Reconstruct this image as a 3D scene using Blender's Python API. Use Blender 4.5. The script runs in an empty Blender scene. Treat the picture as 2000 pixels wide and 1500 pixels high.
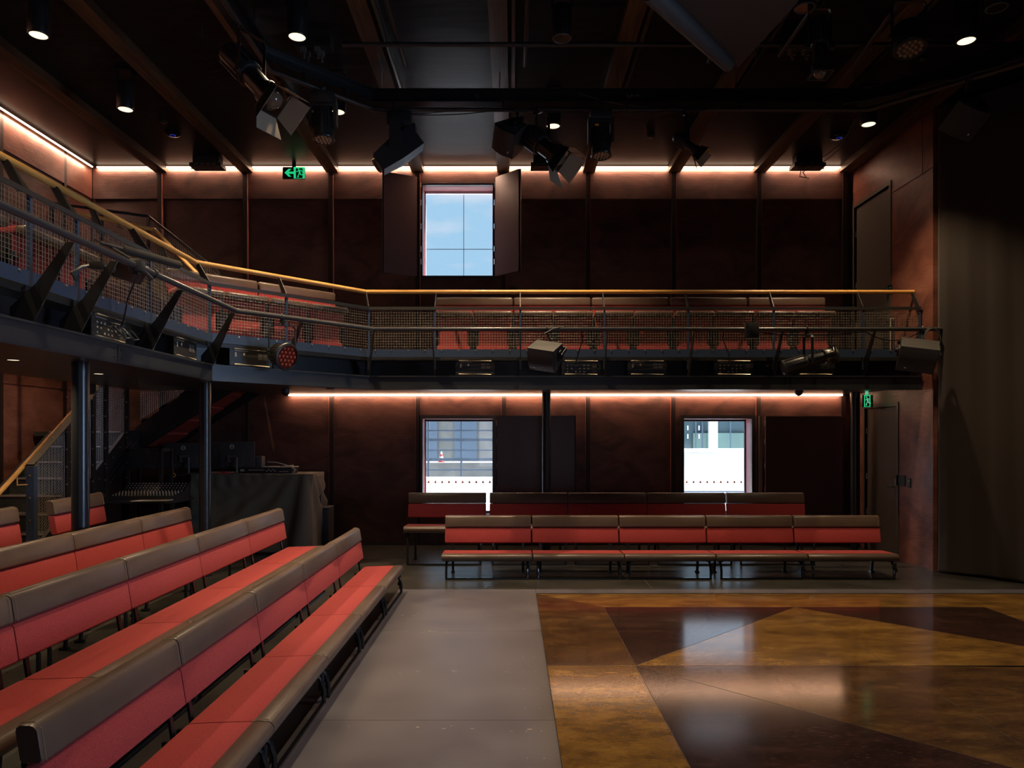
import bpy, bmesh, math, random
from mathutils import Vector, Matrix
random.seed(7)
PI = math.pi
scn = bpy.context.scene
COL = scn.collection
V = Vector

# ------------------------------------------------------------------ camera
H = 1.75          # eye height
F = 1420.0        # focal length in pixels of a 2000 px wide frame
cam_d = bpy.data.cameras.new('camera')
cam = bpy.data.objects.new('camera', cam_d); COL.objects.link(cam)
cam.location = (0, 0, H); cam.rotation_euler = (PI/2, 0, 0)
cam_d.sensor_width = 36; cam_d.sensor_fit = 'HORIZONTAL'
cam_d.lens = 36*F/2000; cam_d.shift_x = 0.0; cam_d.shift_y = 0.05
cam_d.clip_start = 0.05; cam_d.clip_end = 300
scn.camera = cam
scn.view_settings.view_transform = 'Standard'; scn.view_settings.look = 'None'
scn.view_settings.gamma = 1; scn.view_settings.use_curve_mapping = False
scn.view_settings.exposure = 0.0

# ------------------------------------------------------------------ world
SKY = 1.0
w = bpy.data.worlds.new('world'); scn.world = w; w.use_nodes = True
nt = w.node_tree; nt.nodes.clear()
o_ = nt.nodes.new('ShaderNodeOutputWorld'); bg = nt.nodes.new('ShaderNodeBackground')
tc = nt.nodes.new('ShaderNodeTexCoord'); mp = nt.nodes.new('ShaderNodeMapping')
mp.inputs['Scale'].default_value = (1.6, 1.6, 5.5); mp.inputs['Location'].default_value = (0.35, 0, 0.2)
nz = nt.nodes.new('ShaderNodeTexNoise'); nz.inputs['Scale'].default_value = 2.6; nz.inputs['Detail'].default_value = 6
rp = nt.nodes.new('ShaderNodeValToRGB'); rp.color_ramp.elements[0].position = 0.47; rp.color_ramp.elements[1].position = 0.60
mx = nt.nodes.new('ShaderNodeMix'); mx.data_type = 'RGBA'
mx.inputs[6].default_value = (0.47, 0.74, 0.96, 1); mx.inputs[7].default_value = (0.86, 0.91, 1.0, 1)
nt.links.new(tc.outputs['Generated'], mp.inputs[0]); nt.links.new(mp.outputs[0], nz.inputs['Vector'])
nt.links.new(nz.outputs[0], rp.inputs[0]); nt.links.new(rp.outputs[0], mx.inputs[0])
nt.links.new(mx.outputs[2], bg.inputs[0])
# bright sky patches added out of view on either side to strengthen window light
acc = None
for (dx, amt) in ((0.46, 0.5), (-0.50, 8.0)):
    dv = Vector((dx, 0.84, 0.28)).normalized()
    vm = nt.nodes.new('ShaderNodeVectorMath'); vm.operation = 'DOT_PRODUCT'; vm.inputs[1].default_value = dv
    nrm_ = nt.nodes.new('ShaderNodeVectorMath'); nrm_.operation = 'NORMALIZE'
    nt.links.new(tc.outputs['Generated'], nrm_.inputs[0]); nt.links.new(nrm_.outputs[0], vm.inputs[0])
    mr_ = nt.nodes.new('ShaderNodeMapRange'); mr_.interpolation_type = 'SMOOTHSTEP'
    mr_.inputs[1].default_value = 0.918; mr_.inputs[2].default_value = 0.985; mr_.inputs[3].default_value = 0.0; mr_.inputs[4].default_value = amt
    nt.links.new(vm.outputs['Value'], mr_.inputs[0])
    ad_ = nt.nodes.new('ShaderNodeMath'); ad_.operation = 'ADD'; nt.links.new(mr_.outputs[0], ad_.inputs[0])
    if acc: nt.links.new(acc.outputs[0], ad_.inputs[1])
    else: ad_.inputs[1].default_value = SKY
    acc = ad_
nt.links.new(acc.outputs[0], bg.inputs[1]); nt.links.new(bg.outputs[0], o_.inputs[0])

def light(name, kind, loc, power, color, parent=None, direction=None, **kw):
    d = bpy.data.lights.new(name, kind); d.energy = power; d.color = color
    for k, v in kw.items():
        if k == 'portal': d.cycles.is_portal = v
        else: setattr(d, k, v)
    o = bpy.data.objects.new(name, d); COL.objects.link(o); o.location = loc
    if direction is not None: o.rotation_euler = V(direction).to_track_quat('-Z', 'Y').to_euler()
    if parent: o.parent = parent
    return o
light('sun', 'SUN', (0, 30, 40), 38.0, (1, 0.96, 0.92), direction=(-0.5, -0.10, -0.85), angle=0.01)
# daylight from the right; the lamp behind the camera is an added fill
DAY = (0.46, 0.65, 1.0)
light('daylight_right', 'AREA', (6.85, 3.2, 1.9), 85, DAY, direction=(-1, 0.22, 0.0), shape='RECTANGLE', size=2.6, size_y=2.0, spread=math.radians(80))
light('front_fill', 'AREA', (0.8, -2.9, 1.6), 20, (0.80, 0.80, 1.0), direction=(0, 1, 0.0), shape='RECTANGLE', size=4.0, size_y=2.0)
# linear lamps of the LED strips, washing down the walls
light('led_wash_lower', 'AREA', (0.85, 11.55, 2.375), 42, (1.0, 0.60, 0.40), direction=(0, 0.35, -1), shape='RECTANGLE', size=8.8, size_y=0.02)
light('led_wash_upper', 'AREA', (-0.7, 11.524, 5.984), 95, (1.0, 0.64, 0.44), direction=(0, 0.35, -1), shape='RECTANGLE', size=11.8, size_y=0.02)
l_ = light('led_wash_left', 'AREA', (-6.63, 6.5, 5.965), 80, (1.0, 0.64, 0.44), shape='RECTANGLE', size=0.02, size_y=9.8, spread=math.radians(150)); l_.rotation_euler = (0, math.radians(19), 0)
for (x, z, sx, sz) in ((-0.85, 1.25, 1.15, 1.6), (3.3, 1.25, 1.15, 1.6), (-0.85, 5.0, 1.15, 1.5)):
    light('window_portal', 'AREA', (x, 11.98, z), 1, (1, 1, 1), direction=(0, -1, 0), shape='RECTANGLE', size=sx, size_y=sz, portal=True)

# ------------------------------------------------------------------ materials
def new_mat(name):
    m = bpy.data.materials.new(name); m.use_nodes = True
    n = m.node_tree.nodes; b = n.get('Principled BSDF')
    return m, m.node_tree, b
def mat(name, col, rough=0.5, metal=0.0, col2=None, scale=20.0, bump=0.0, bscale=None, coat=0.0, sheen=0.0,
        emit=None, estr=0.0, rvar=0.0, stretch=(1, 1, 1), pos=False, detail=4, lo=0.35, hi=0.65, spec=0.5):
    m, t, b = new_mat(name)
    b.inputs['Base Color'].default_value = (*col, 1); b.inputs['Roughness'].default_value = rough
    b.inputs['Metallic'].default_value = metal; b.inputs['Coat Weight'].default_value = coat
    b.inputs['Sheen Weight'].default_value = sheen; b.inputs['Specular IOR Level'].default_value = spec
    if emit: b.inputs['Emission Color'].default_value = (*emit, 1); b.inputs['Emission Strength'].default_value = estr
    if col2 or bump or rvar:
        if pos:
            g = t.nodes.new('ShaderNodeNewGeometry'); src = g.outputs['Position']
        else:
            g = t.nodes.new('ShaderNodeTexCoord'); src = g.outputs['Object']
        mpn = t.nodes.new('ShaderNodeMapping'); mpn.inputs['Scale'].default_value = stretch
        t.links.new(src, mpn.inputs[0])
    if col2 or rvar:
        n = t.nodes.new('ShaderNodeTexNoise'); n.inputs['Scale'].default_value = scale; n.inputs['Detail'].default_value = detail
        t.links.new(mpn.outputs[0], n.inputs['Vector'])
        r = t.nodes.new('ShaderNodeValToRGB'); r.color_ramp.elements[0].position = lo; r.color_ramp.elements[1].position = hi
        t.links.new(n.outputs[0], r.inputs[0])
        if col2:
            r.color_ramp.elements[0].color = (*col, 1); r.color_ramp.elements[1].color = (*col2, 1)
            t.links.new(r.outputs[0], b.inputs['Base Color'])
        if rvar:
            mr = t.nodes.new('ShaderNodeMapRange'); mr.inputs[3].default_value = max(0.03, rough-rvar); mr.inputs[4].default_value = rough+rvar
            t.links.new(n.outputs[0], mr.inputs[0]); t.links.new(mr.outputs[0], b.inputs['Roughness'])
    if bump:
        n2 = t.nodes.new('ShaderNodeTexNoise'); n2.inputs['Scale'].default_value = bscale or scale; n2.inputs['Detail'].default_value = 3
        t.links.new(mpn.outputs[0], n2.inputs['Vector'])
        bp = t.nodes.new('ShaderNodeBump'); bp.inputs['Strength'].default_value = bump; bp.inputs['Distance'].default_value = 0.01
        t.links.new(n2.outputs[0], bp.inputs['Height']); t.links.new(bp.outputs[0], b.inputs['Normal'])
    return m

def wall_material(name, c1, c2, c3, rough=0.42, linepitch=0.030):
    """stained sawn plywood: cloudy tone, fine horizontal saw lines, soft relief"""
    m, t, b = new_mat(name); N = t.nodes; L = t.links
    g = N.new('ShaderNodeNewGeometry')
    mpn = N.new('ShaderNodeMapping'); mpn.inputs['Scale'].default_value = (1.0, 1.0, 1.6); L.new(g.outputs['Position'], mpn.inputs[0])
    n = N.new('ShaderNodeTexNoise'); n.inputs['Scale'].default_value = 1.7; n.inputs['Detail'].default_value = 7; n.inputs['Distortion'].default_value = 1.2
    L.new(mpn.outputs[0], n.inputs['Vector'])
    r = N.new('ShaderNodeValToRGB'); e = r.color_ramp.elements
    e[0].position = 0.3; e[0].color = (*c1, 1); e[1].position = 0.72; e[1].color = (*c3, 1)
    q = e.new(0.5); q.color = (*c2, 1)
    L.new(n.outputs[0], r.inputs[0])
    sp = N.new('ShaderNodeSeparateXYZ'); L.new(g.outputs['Position'], sp.inputs[0])
    mpl = N.new('ShaderNodeMapping'); mpl.inputs['Scale'].default_value = (5.0, 5.0, 90.0); L.new(g.outputs['Position'], mpl.inputs[0])
    nl = N.new('ShaderNodeTexNoise'); nl.inputs['Scale'].default_value = 1.0; nl.inputs['Detail'].default_value = 3; L.new(mpl.outputs[0], nl.inputs['Vector'])
    mm = N.new('ShaderNodeMath'); mm.operation = 'MULTIPLY'; mm.inputs[1].default_value = 2*PI/linepitch; L.new(sp.outputs['Z'], mm.inputs[0])
    sn = N.new('ShaderNodeMath'); sn.operation = 'SINE'; L.new(mm.outputs[0], sn.inputs[0])
    pw = N.new('ShaderNodeMapRange'); pw.inputs[1].default_value = 0.75; pw.inputs[2].default_value = 1.0; pw.inputs[3].default_value = 0.0; pw.inputs[4].default_value = -0.55
    L.new(sn.outputs[0], pw.inputs[0])
    ad = N.new('ShaderNodeMath'); ad.operation = 'ADD'; L.new(pw.outputs[0], ad.inputs[0]); L.new(nl.outputs[0], ad.inputs[1])
    ad2 = N.new('ShaderNodeMath'); ad2.operation = 'ADD'; L.new(ad.outputs[0], ad2.inputs[0])
    nf = N.new('ShaderNodeTexNoise'); nf.inputs['Scale'].default_value = 55; nf.inputs['Detail'].default_value = 3; L.new(mpn.outputs[0], nf.inputs['Vector']); L.new(nf.outputs[0], ad2.inputs[1])
    mixc = N.new('ShaderNodeMix'); mixc.data_type = 'RGBA'; mixc.blend_type = 'MULTIPLY'; mixc.inputs[0].default_value = 0.38
    rl = N.new('ShaderNodeMapRange'); rl.inputs[1].default_value = 0.3; rl.inputs[2].default_value = 0.7; rl.inputs[3].default_value = 0.55; rl.inputs[4].default_value = 1.35; L.new(nl.outputs[0], rl.inputs[0])
    L.new(r.outputs[0], mixc.inputs[6]); L.new(rl.outputs[0], mixc.inputs[7]); L.new(mixc.outputs[2], b.inputs['Base Color'])
    bp = N.new('ShaderNodeBump'); bp.inputs['Strength'].default_value = 0.30; bp.inputs['Distance'].default_value = 0.004
    L.new(ad2.outputs[0], bp.inputs['Height']); L.new(bp.outputs[0], b.inputs['Normal'])
    b.inputs['Roughness'].default_value = rough
    return m

M = {}
M['wall'] = wall_material('stained_plywood', (0.042, 0.018, 0.013), (0.082, 0.034, 0.025), (0.13, 0.056, 0.041))
M['wall_side'] = wall_material('red_plywood', (0.095, 0.034, 0.023), (0.17, 0.062, 0.041), (0.25, 0.098, 0.066), rough=0.36)
M['batten'] = mat('batten_dark', (0.018, 0.008, 0.006), 0.5)
M['painted_lit_edge'] = mat('batten_lit_edge_paint', (0.34, 0.10, 0.06), 0.45)  # orange that paints the lit edge of each batten
M['panel'] = mat('shutter_panel', (0.10, 0.055, 0.050), 0.34, bump=0.02, bscale=60)
M['ceiling'] = mat('ceiling_black', (0.010, 0.010, 0.011), 0.36, spec=0.07, col2=(0.021, 0.021, 0.0225), scale=3, stretch=(0.6, 4, 1), pos=True, bump=0.12, bscale=16, rvar=0.08)
M['joist'] = mat('joist_timber', (0.045, 0.026, 0.014), 0.38, col2=(0.11, 0.062, 0.030), scale=5, stretch=(4, 0.35, 1), pos=True, bump=0.1, bscale=20)
M['floor'] = mat('floor_dark_board', (0.026, 0.024, 0.020), 0.29, col2=(0.044, 0.040, 0.033), scale=2.3, pos=True, rvar=0.04, bump=0.02, bscale=9, detail=7)
M['floor2'] = mat('floor_grey_hardboard', (0.074, 0.069, 0.084), 0.33, col2=(0.106, 0.099, 0.115), scale=1.9, pos=True, rvar=0.1, bump=0.03, bscale=7, detail=8)
M['scuff'] = mat('pale_scuff', (0.42, 0.36, 0.30), 0.7)
M['black'] = mat('black_steel', (0.012, 0.012, 0.013), 0.33)
M['blackgloss'] = mat('black_gloss_steel', (0.010, 0.011, 0.012), 0.16)
M['beam'] = mat('painted_beam', (0.022, 0.024, 0.027), 0.34, rvar=0.08, scale=3, bump=0.03)
M['toe'] = mat('steel_blue_light_tint', (0.028, 0.045, 0.082), 0.36)  # blue of the window light is tinted into the base colour
M['post'] = mat('dark_plate', (0.018, 0.017, 0.016), 0.45)
M['column'] = mat('column_paint', (0.014, 0.016, 0.018), 0.30)
M['wire'] = mat('wire_mesh', (0.23, 0.205, 0.165), 0.36, metal=0.4)
M['galv'] = mat('galvanised', (0.45, 0.45, 0.44), 0.3, metal=1.0)
M['alu'] = mat('aluminium_edge', (0.5, 0.47, 0.42), 0.3, metal=0.9)
M['brass'] = mat('brass_screw', (0.62, 0.5, 0.3), 0.35, metal=0.9)
M['ochre'] = mat('ochre_handrail', (0.50, 0.245, 0.055), 0.35, col2=(0.60, 0.32, 0.085), scale=4, stretch=(1, 1, 6), coat=0.2)
M['red'] = mat('red_wool', (0.245, 0.019, 0.020), 0.92, col2=(0.375, 0.046, 0.042), scale=170, bump=0.25, bscale=260, sheen=0.0, lo=0.3, hi=0.7)
M['redseam'] = mat('red_piping', (0.20, 0.015, 0.015), 0.9)
M['leather'] = mat('taupe_leather', (0.080, 0.052, 0.038), 0.34, col2=(0.098, 0.065, 0.048), scale=5, bump=0.08, bscale=140)
M['stitch'] = mat('tan_stitch', (0.20, 0.13, 0.07), 0.7)
M['rubber'] = mat('rubber', (0.01, 0.01, 0.01), 0.75)
M['speaker'] = mat('speaker_cabinet', (0.030, 0.027, 0.024), 0.55, bump=0.3, bscale=160)
M['grille'] = mat('speaker_grille', (0.022, 0.026, 0.032), 0.5, bump=0.5, bscale=300)
M['lens'] = mat('lens_plate', (0.12, 0.09, 0.06), 0.12)
M['lensred'] = mat('red_lens_plate', (0.16, 0.022, 0.015), 0.18)
M['lensbump'] = mat('lens_glass', (0.30, 0.20, 0.12), 0.08)
M['lensbumpred'] = mat('red_lens_glass', (0.35, 0.07, 0.04), 0.06)
M['barn'] = mat('barn_door_lit_inside', (0.34, 0.27, 0.18), 0.55)  # cream tone paints warm light onto the inner flap faces
M['tread'] = mat('speckled_carpet', (0.012, 0.012, 0.011), 0.95, col2=(0.10, 0.088, 0.06), scale=140, lo=0.55, hi=0.68)
M['soffitred'] = mat('red_stair_soffit', (0.17, 0.030, 0.024), 0.5)
M['curtain'] = mat('black_wool_drape', (0.021, 0.0130, 0.0085), 0.95, sheen=0.1, bump=0.15, bscale=120)
M['drape'] = mat('black_cotton_drape', (0.13, 0.105, 0.070), 0.92, sheen=0.1, bump=0.1, bscale=60)
M['door'] = mat('door_brown_grey', (0.085, 0.070, 0.055), 0.42, bump=0.02, bscale=40)
M['plastic'] = mat('black_plastic', (0.02, 0.02, 0.02), 0.4)
M['greyplastic'] = mat('grey_plastic', (0.085, 0.08, 0.075), 0.5)
M['paper'] = mat('white_paper', (0.62, 0.58, 0.50), 0.8)
M['print'] = mat('pale_print', (0.42, 0.38, 0.30), 0.5)
M['finsteel'] = mat('fin_steel', (0.007, 0.0065, 0.006), 0.4)
M['bar'] = mat('satin_bar', (0.75, 0.64, 0.46), 0.35, metal=0.5)
M['soffit'] = mat('gloss_soffit', (0.034, 0.034, 0.035), 0.36, spec=0.7)
M['orange'] = mat('orange_print', (0.75, 0.30, 0.03), 0.4)
M['bluetape'] = mat('blue_tape', (0.02, 0.06, 0.45), 0.5)
M['foam'] = mat('black_foam', (0.03, 0.024, 0.018), 0.95, bump=0.5, bscale=130)
M['screen'] = mat('projector_panel', (0.040, 0.026, 0.018), 0.8, bump=0.2, bscale=100)
M['tube'] = mat('grey_tube', (0.045, 0.043, 0.042), 0.5)
M['led'] = mat('warm_led', (1, 0.8, 0.6), 0.5, emit=(1.0, 0.60, 0.36), estr=16.0)
M['led_up'] = mat('warm_led_ceiling', (1, 0.8, 0.6), 0.5, emit=(1.0, 0.66, 0.44), estr=5.0)
M['lamp'] = mat('lamp_glow', (1, 0.9, 0.7), 0.5, emit=(1.0, 0.83, 0.55), estr=1.6)
M['exitgreen'] = mat('exit_green', (0.02, 0.5, 0.2), 0.5, emit=(0.015, 0.62, 0.22), estr=0.85)
M['exitwhite'] = mat('exit_pale', (0.1, 0.5, 0.3), 0.5, emit=(0.2, 0.9, 0.5), estr=0.5)
M['exitblack'] = mat('exit_black', (0.004, 0.006, 0.004), 0.3)
M['bluereflection'] = mat('blue_reflection_glow', (0.02, 0.05, 0.6), 0.3, emit=(0.03, 0.08, 1.0), estr=0.6)  # emissive blue standing in for a reflection
M['greendot'] = mat('green_status_glow', (0.02, 0.6, 0.2), 0.3, emit=(0.05, 0.9, 0.3), estr=0.5)
M['tri'] = mat('orange_triangle', (0.75, 0.16, 0.03), 0.6)
M['reveal'] = mat('dusty_red_reveal', (0.22, 0.055, 0.06), 0.5)
M['frame'] = mat('window_frame_dark', (0.03, 0.027, 0.028), 0.35)
M['pave'] = mat('pale_paving', (0.44, 0.46, 0.48), 0.8, col2=(0.50, 0.52, 0.54), scale=1, pos=True)
M['white'] = mat('white_paint', (0.82, 0.84, 0.86), 0.5)
M['concrete'] = mat('pale_concrete', (0.12, 0.13, 0.13), 0.8, col2=(0.18, 0.185, 0.18), scale=2)
M['bluegrey'] = mat('blue_grey_cladding', (0.075, 0.115, 0.17), 0.5)
M['greenglass'] = mat('green_glass_panel', (0.11, 0.19, 0.18), 0.3)
M['darkglass'] = mat('dark_glass', (0.06, 0.10, 0.12), 0.1)
M['conered'] = mat('cone_red', (0.55, 0.05, 0.06), 0.5)
M['tan'] = mat('gold_tan', (0.62, 0.38, 0.10), 0.5)

def glass_mat():
    m = bpy.data.materials.new('window_glass'); m.use_nodes = True; t = m.node_tree; t.nodes.clear()
    o = t.nodes.new('ShaderNodeOutputMaterial'); a = t.nodes.new('ShaderNodeBsdfTransparent'); g = t.nodes.new('ShaderNodeBsdfGlossy')
    a.inputs[0].default_value = (0.94, 0.97, 1.0, 1); g.inputs['Roughness'].default_value = 0.02
    x = t.nodes.new('ShaderNodeMixShader'); x.inputs[0].default_value = 0.06
    t.links.new(a.outputs[0], x.inputs[1]); t.links.new(g.outputs[0], x.inputs[2]); t.links.new(x.outputs[0], o.inputs[0])
    return m
M['glass'] = glass_mat()

def stage_mat(name, c1, c2, c3, speck):
    m, t, b = new_mat(name); N = t.nodes; L = t.links
    g = N.new('ShaderNodeNewGeometry')
    n = N.new('ShaderNodeTexNoise'); n.inputs['Scale'].default_value = 2.2; n.inputs['Detail'].default_value = 10; n.inputs['Roughness'].default_value = 0.76
    mp1 = N.new('ShaderNodeMapping'); mp1.inputs['Scale'].default_value = (1.0, 2.2, 1.0); L.new(g.outputs['Position'], mp1.inputs[0]); L.new(mp1.outputs[0], n.inputs['Vector'])
    r = N.new('ShaderNodeValToRGB'); e = r.color_ramp.elements
    e[0].position = 0.33; e[0].color = (*c1, 1); e[1].position = 0.7; e[1].color = (*c3, 1); q = e.new(0.52); q.color = (*c2, 1)
    L.new(n.outputs[0], r.inputs[0])
    mp2 = N.new('ShaderNodeMapping'); mp2.inputs['Scale'].default_value = (16, 50, 16); L.new(g.outputs['Position'], mp2.inputs[0])
    n2 = N.new('ShaderNodeTexNoise'); n2.inputs['Scale'].default_value = 1.6; n2.inputs['Detail'].default_value = 6; L.new(mp2.outputs[0], n2.inputs['Vector'])
    r2 = N.new('ShaderNodeValToRGB'); r2.color_ramp.elements[0].position = 0.60; r2.color_ramp.elements[1].position = 0.70
    L.new(n2.outputs[0], r2.inputs[0])
    mx = N.new('ShaderNodeMix'); mx.data_type = 'RGBA'; mx.inputs[7].default_value = (*speck, 1)
    L.new(r2.outputs[0], mx.inputs[0]); L.new(r.outputs[0], mx.inputs[6]); L.new(mx.outputs[2], b.inputs['Base Color'])
    mr = N.new('ShaderNodeMapRange'); mr.inputs[3].default_value = 0.04; mr.inputs[4].default_value = 0.20; L.new(n2.outputs[0], mr.inputs[0]); L.new(mr.outputs[0], b.inputs['Roughness'])
    n3 = N.new('ShaderNodeTexNoise'); n3.inputs['Scale'].default_value = 30; n3.inputs['Detail'].default_value = 4; L.new(g.outputs['Position'], n3.inputs['Vector'])
    bp = N.new('ShaderNodeBump'); bp.inputs['Strength'].default_value = 0.05; bp.inputs['Distance'].default_value = 0.001
    L.new(n3.outputs[0], bp.inputs['Height']); L.new(bp.outputs[0], b.inputs['Normal'])
    b.inputs['Specular IOR Level'].default_value = 0.75
    return m
M['sgold'] = stage_mat('stage_gold', (0.050, 0.023, 0.008), (0.155, 0.078, 0.017), (0.27, 0.145, 0.032), (0.08, 0.038, 0.012))
M['sbrown'] = stage_mat('stage_brown', (0.026, 0.012, 0.007), (0.064, 0.031, 0.011), (0.14, 0.068, 0.02), (0.13, 0.06, 0.02))
M['smaroon'] = stage_mat('stage_maroon', (0.012, 0.006, 0.005), (0.022, 0.010, 0.008), (0.048, 0.020, 0.013), (0.09, 0.038, 0.018))

# ------------------------------------------------------------------ mesh helpers
def basis(d):
    d = V(d).normalized(); a = V((0, 0, 1)) if abs(d.z) < 0.95 else V((1, 0, 0))
    u = d.cross(a).normalized(); return u, d.cross(u).normalized(), d
def align(d, loc=(0, 0, 0), up=(0, 0, 1)):
    """matrix whose local -Y looks along d, Z roughly up"""
    y = -V(d).normalized(); x = y.cross(V(up)).normalized(); z = x.cross(y)
    return Matrix.Translation(V(loc)) @ Matrix((x, y, z)).transposed().to_4x4()
class MB:
    def __init__(s): s.v = []; s.f = []; s.sm = []; s.mi = []; s.T = None; s.m = 0
    def addv(s, p):
        p = V(p)
        if s.T is not None: p = s.T @ p
        s.v.append(tuple(p)); return len(s.v)-1
    def face(s, idx, sm=False): s.f.append(tuple(idx)); s.sm.append(sm); s.mi.append(s.m)
    def box(s, lo, hi):
        x0, y0, z0 = lo; x1, y1, z1 = hi
        i = [s.addv(p) for p in ((x0,y0,z0),(x1,y0,z0),(x1,y1,z0),(x0,y1,z0),(x0,y0,z1),(x1,y0,z1),(x1,y1,z1),(x0,y1,z1))]
        for q in ((0,3,2,1),(4,5,6,7),(0,1,5,4),(1,2,6,5),(2,3,7,6),(3,0,4,7)): s.face([i[k] for k in q])
        return s
    def cbox(s, c, d): return s.box([c[k]-d[k]/2 for k in range(3)], [c[k]+d[k]/2 for k in range(3)])
    def hull8(s, a, b):
        """loft between quads a and b (4 points each)"""
        i = [s.addv(p) for p in list(a)+list(b)]
        for q in ((3,2,1,0),(4,5,6,7),(0,1,5,4),(1,2,6,5),(2,3,7,6),(3,0,4,7)): s.face([i[k] for k in q])
        return s
    def bar(s, p, q, w, h=None, up=(0, 0, 1)):
        """rectangular bar from p to q"""
        h = h or w; p = V(p); q = V(q); d = (q-p).normalized(); up = V(up)
        if abs(d.dot(up)) > 0.98: up = V((0, 1, 0))
        u = d.cross(up).normalized()*w/2; n = u.cross(d).normalized()*h/2
        return s.hull8([p-u-n, p+u-n, p+u+n, p-u+n], [q-u-n, q+u-n, q+u+n, q-u+n])
    def tube(s, p, q, r, n=12, r2=None, caps=True):
        p = V(p); q = V(q); u, w, d = basis(q-p); r2 = r if r2 is None else r2
        a = [s.addv(p+(u*math.cos(2*PI*k/n)+w*math.sin(2*PI*k/n))*r) for k in range(n)]
        b = [s.addv(q+(u*math.cos(2*PI*k/n)+w*math.sin(2*PI*k/n))*r2) for k in range(n)]
        for k in range(n): s.face([a[k], a[(k+1)%n], b[(k+1)%n], b[k]], n > 4)
        if caps: s.face(a[::-1]); s.face(b)
        return s
    def path(s, pts, r, n=8, caps=True):
        pts = [V(p) for p in pts]; rings = []; u = None
        for k, p in enumerate(pts):
            if k == 0: d = pts[1]-p
            elif k == len(pts)-1: d = p-pts[k-1]
            else: d = (pts[k+1]-p).normalized()+(p-pts[k-1]).normalized()
            d = d.normalized() if d.length > 1e-6 else V((0, 0, 1))
            if u is None: u, w_, _ = basis(d)
            else: u = (u-d*u.dot(d)).normalized()
            w_ = d.cross(u)
            sc = 1.0
            if 0 < k < len(pts)-1:
                c = max(0.4, d.dot((pts[k+1]-p).normalized())); sc = 1/c
            rings.append([s.addv(p+(u*math.cos(2*PI*j/n)+w_*math.sin(2*PI*j/n))*r*min(sc, 1.4)) for j in range(n)])
        for a, b in zip(rings, rings[1:]):
            for j in range(n): s.face([a[j], a[(j+1)%n], b[(j+1)%n], b[j]], n > 4)
        if caps: s.face(rings[0][::-1]); s.face(rings[-1])
        return s
    def lathe(s, prof, c=(0, 0, 0), axis=(0, 0, 1), n=24, sm=True):
        c = V(c); u, w_, d = basis(axis); rings = []
        for (r, h) in prof:
            rings.append([s.addv(c+d*h+(u*math.cos(2*PI*k/n)+w_*math.sin(2*PI*k/n))*max(r, 1e-4)) for k in range(n)])
        for a, b in zip(rings, rings[1:]):
            for k in range(n): s.face([a[k], a[(k+1)%n], b[(k+1)%n], b[k]], sm)
        s.face(rings[0][::-1]); s.face(rings[-1])
        return s
    def prism(s, poly, dvec):
        """polygon (3D points) extruded by dvec"""
        dvec = V(dvec); n = len(poly)
        a = [s.addv(p) for p in poly]; b = [s.addv(V(p)+dvec) for p in poly]
        s.face(a[::-1]); s.face(b)
        for k in range(n): s.face([a[k], a[(k+1)%n], b[(k+1)%n], b[k]])
        return s
    def rbox(s, lo, hi, r=0.01, seg=2, mtx=None):
        bm = bmesh.new(); bmesh.ops.create_cube(bm, size=1)
        c = [(lo[k]+hi[k])/2 for k in range(3)]; d = [hi[k]-lo[k] for k in range(3)]
        for v in bm.verts: v.co = V((c[0]+v.co.x*d[0], c[1]+v.co.y*d[1], c[2]+v.co.z*d[2]))
        bmesh.ops.bevel(bm, geom=list(bm.edges), offset=min(r, min(d)*0.49), segments=seg, affect='EDGES', profile=0.5)
        s.bm(bm, True, mtx); return s
    def bm(s, bm, sm=True, mtx=None):
        bm.verts.index_update(); base = [s.addv(mtx @ v.co if mtx else v.co) for v in bm.verts]
        for f in bm.faces: s.face([base[v.index] for v in f.verts], sm)
        bm.free()
    def sphere(s, c, r, n=12, m_=8, sc=(1, 1, 1)):
        bm = bmesh.new(); bmesh.ops.create_uvsphere(bm, u_segments=n, v_segments=m_, radius=r)
        for v in bm.verts: v.co = V((c[0]+v.co.x*sc[0], c[1]+v.co.y*sc[1], c[2]+v.co.z*sc[2]))
        s.bm(bm, True); return s
    def torus(s, c, R, r, axis=(0, 0, 1), n=24, m_=6, a0=0, a1=2*PI):
        u, w_, d = basis(axis); c = V(c); rings = []
        full = abs(a1-a0-2*PI) < 1e-3; cnt = n if full else n+1
        for k in range(cnt):
            a = a0+(a1-a0)*k/n; e = u*math.cos(a)+w_*math.sin(a)
            rings.append([s.addv(c+e*(R+r*math.cos(2*PI*j/m_))+d*r*math.sin(2*PI*j/m_)) for j in range(m_)])
        for k in range(n):
            a, b = rings[k], rings[(k+1) % cnt]
            for j in range(m_): s.face([a[j], a[(j+1)%m_], b[(j+1)%m_], b[j]], True)
        return s
    def mesh(s, name, mats):
        me = bpy.data.meshes.new(name); me.from_pydata(s.v, [], s.f)
        for m in (mats if isinstance(mats, (list, tuple)) else [mats]): me.materials.append(m)
        me.polygons.foreach_set('use_smooth', s.sm); me.polygons.foreach_set('material_index', s.mi)
        bm = bmesh.new(); bm.from_mesh(me); bmesh.ops.recalc_face_normals(bm, faces=bm.faces); bm.to_mesh(me); bm.free()
        me.update(); return me
    def build(s, name, m, parent=None, loc=None, sharp=True):
        """link as ONE object; with loc, vertices are world and the origin is moved there"""
        if loc is not None:
            L_ = V(loc); s.v = [tuple(V(p)-L_) for p in s.v]
        me = s.mesh(name, m)
        if sharp and any(s.sm):
            try: me.set_sharp_from_angle(angle=math.radians(42))
            except Exception: pass
        o = bpy.data.objects.new(name, me); COL.objects.link(o)
        if parent is not None: o.parent = parent
        if loc is not None: o.location = loc
        return o
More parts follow.
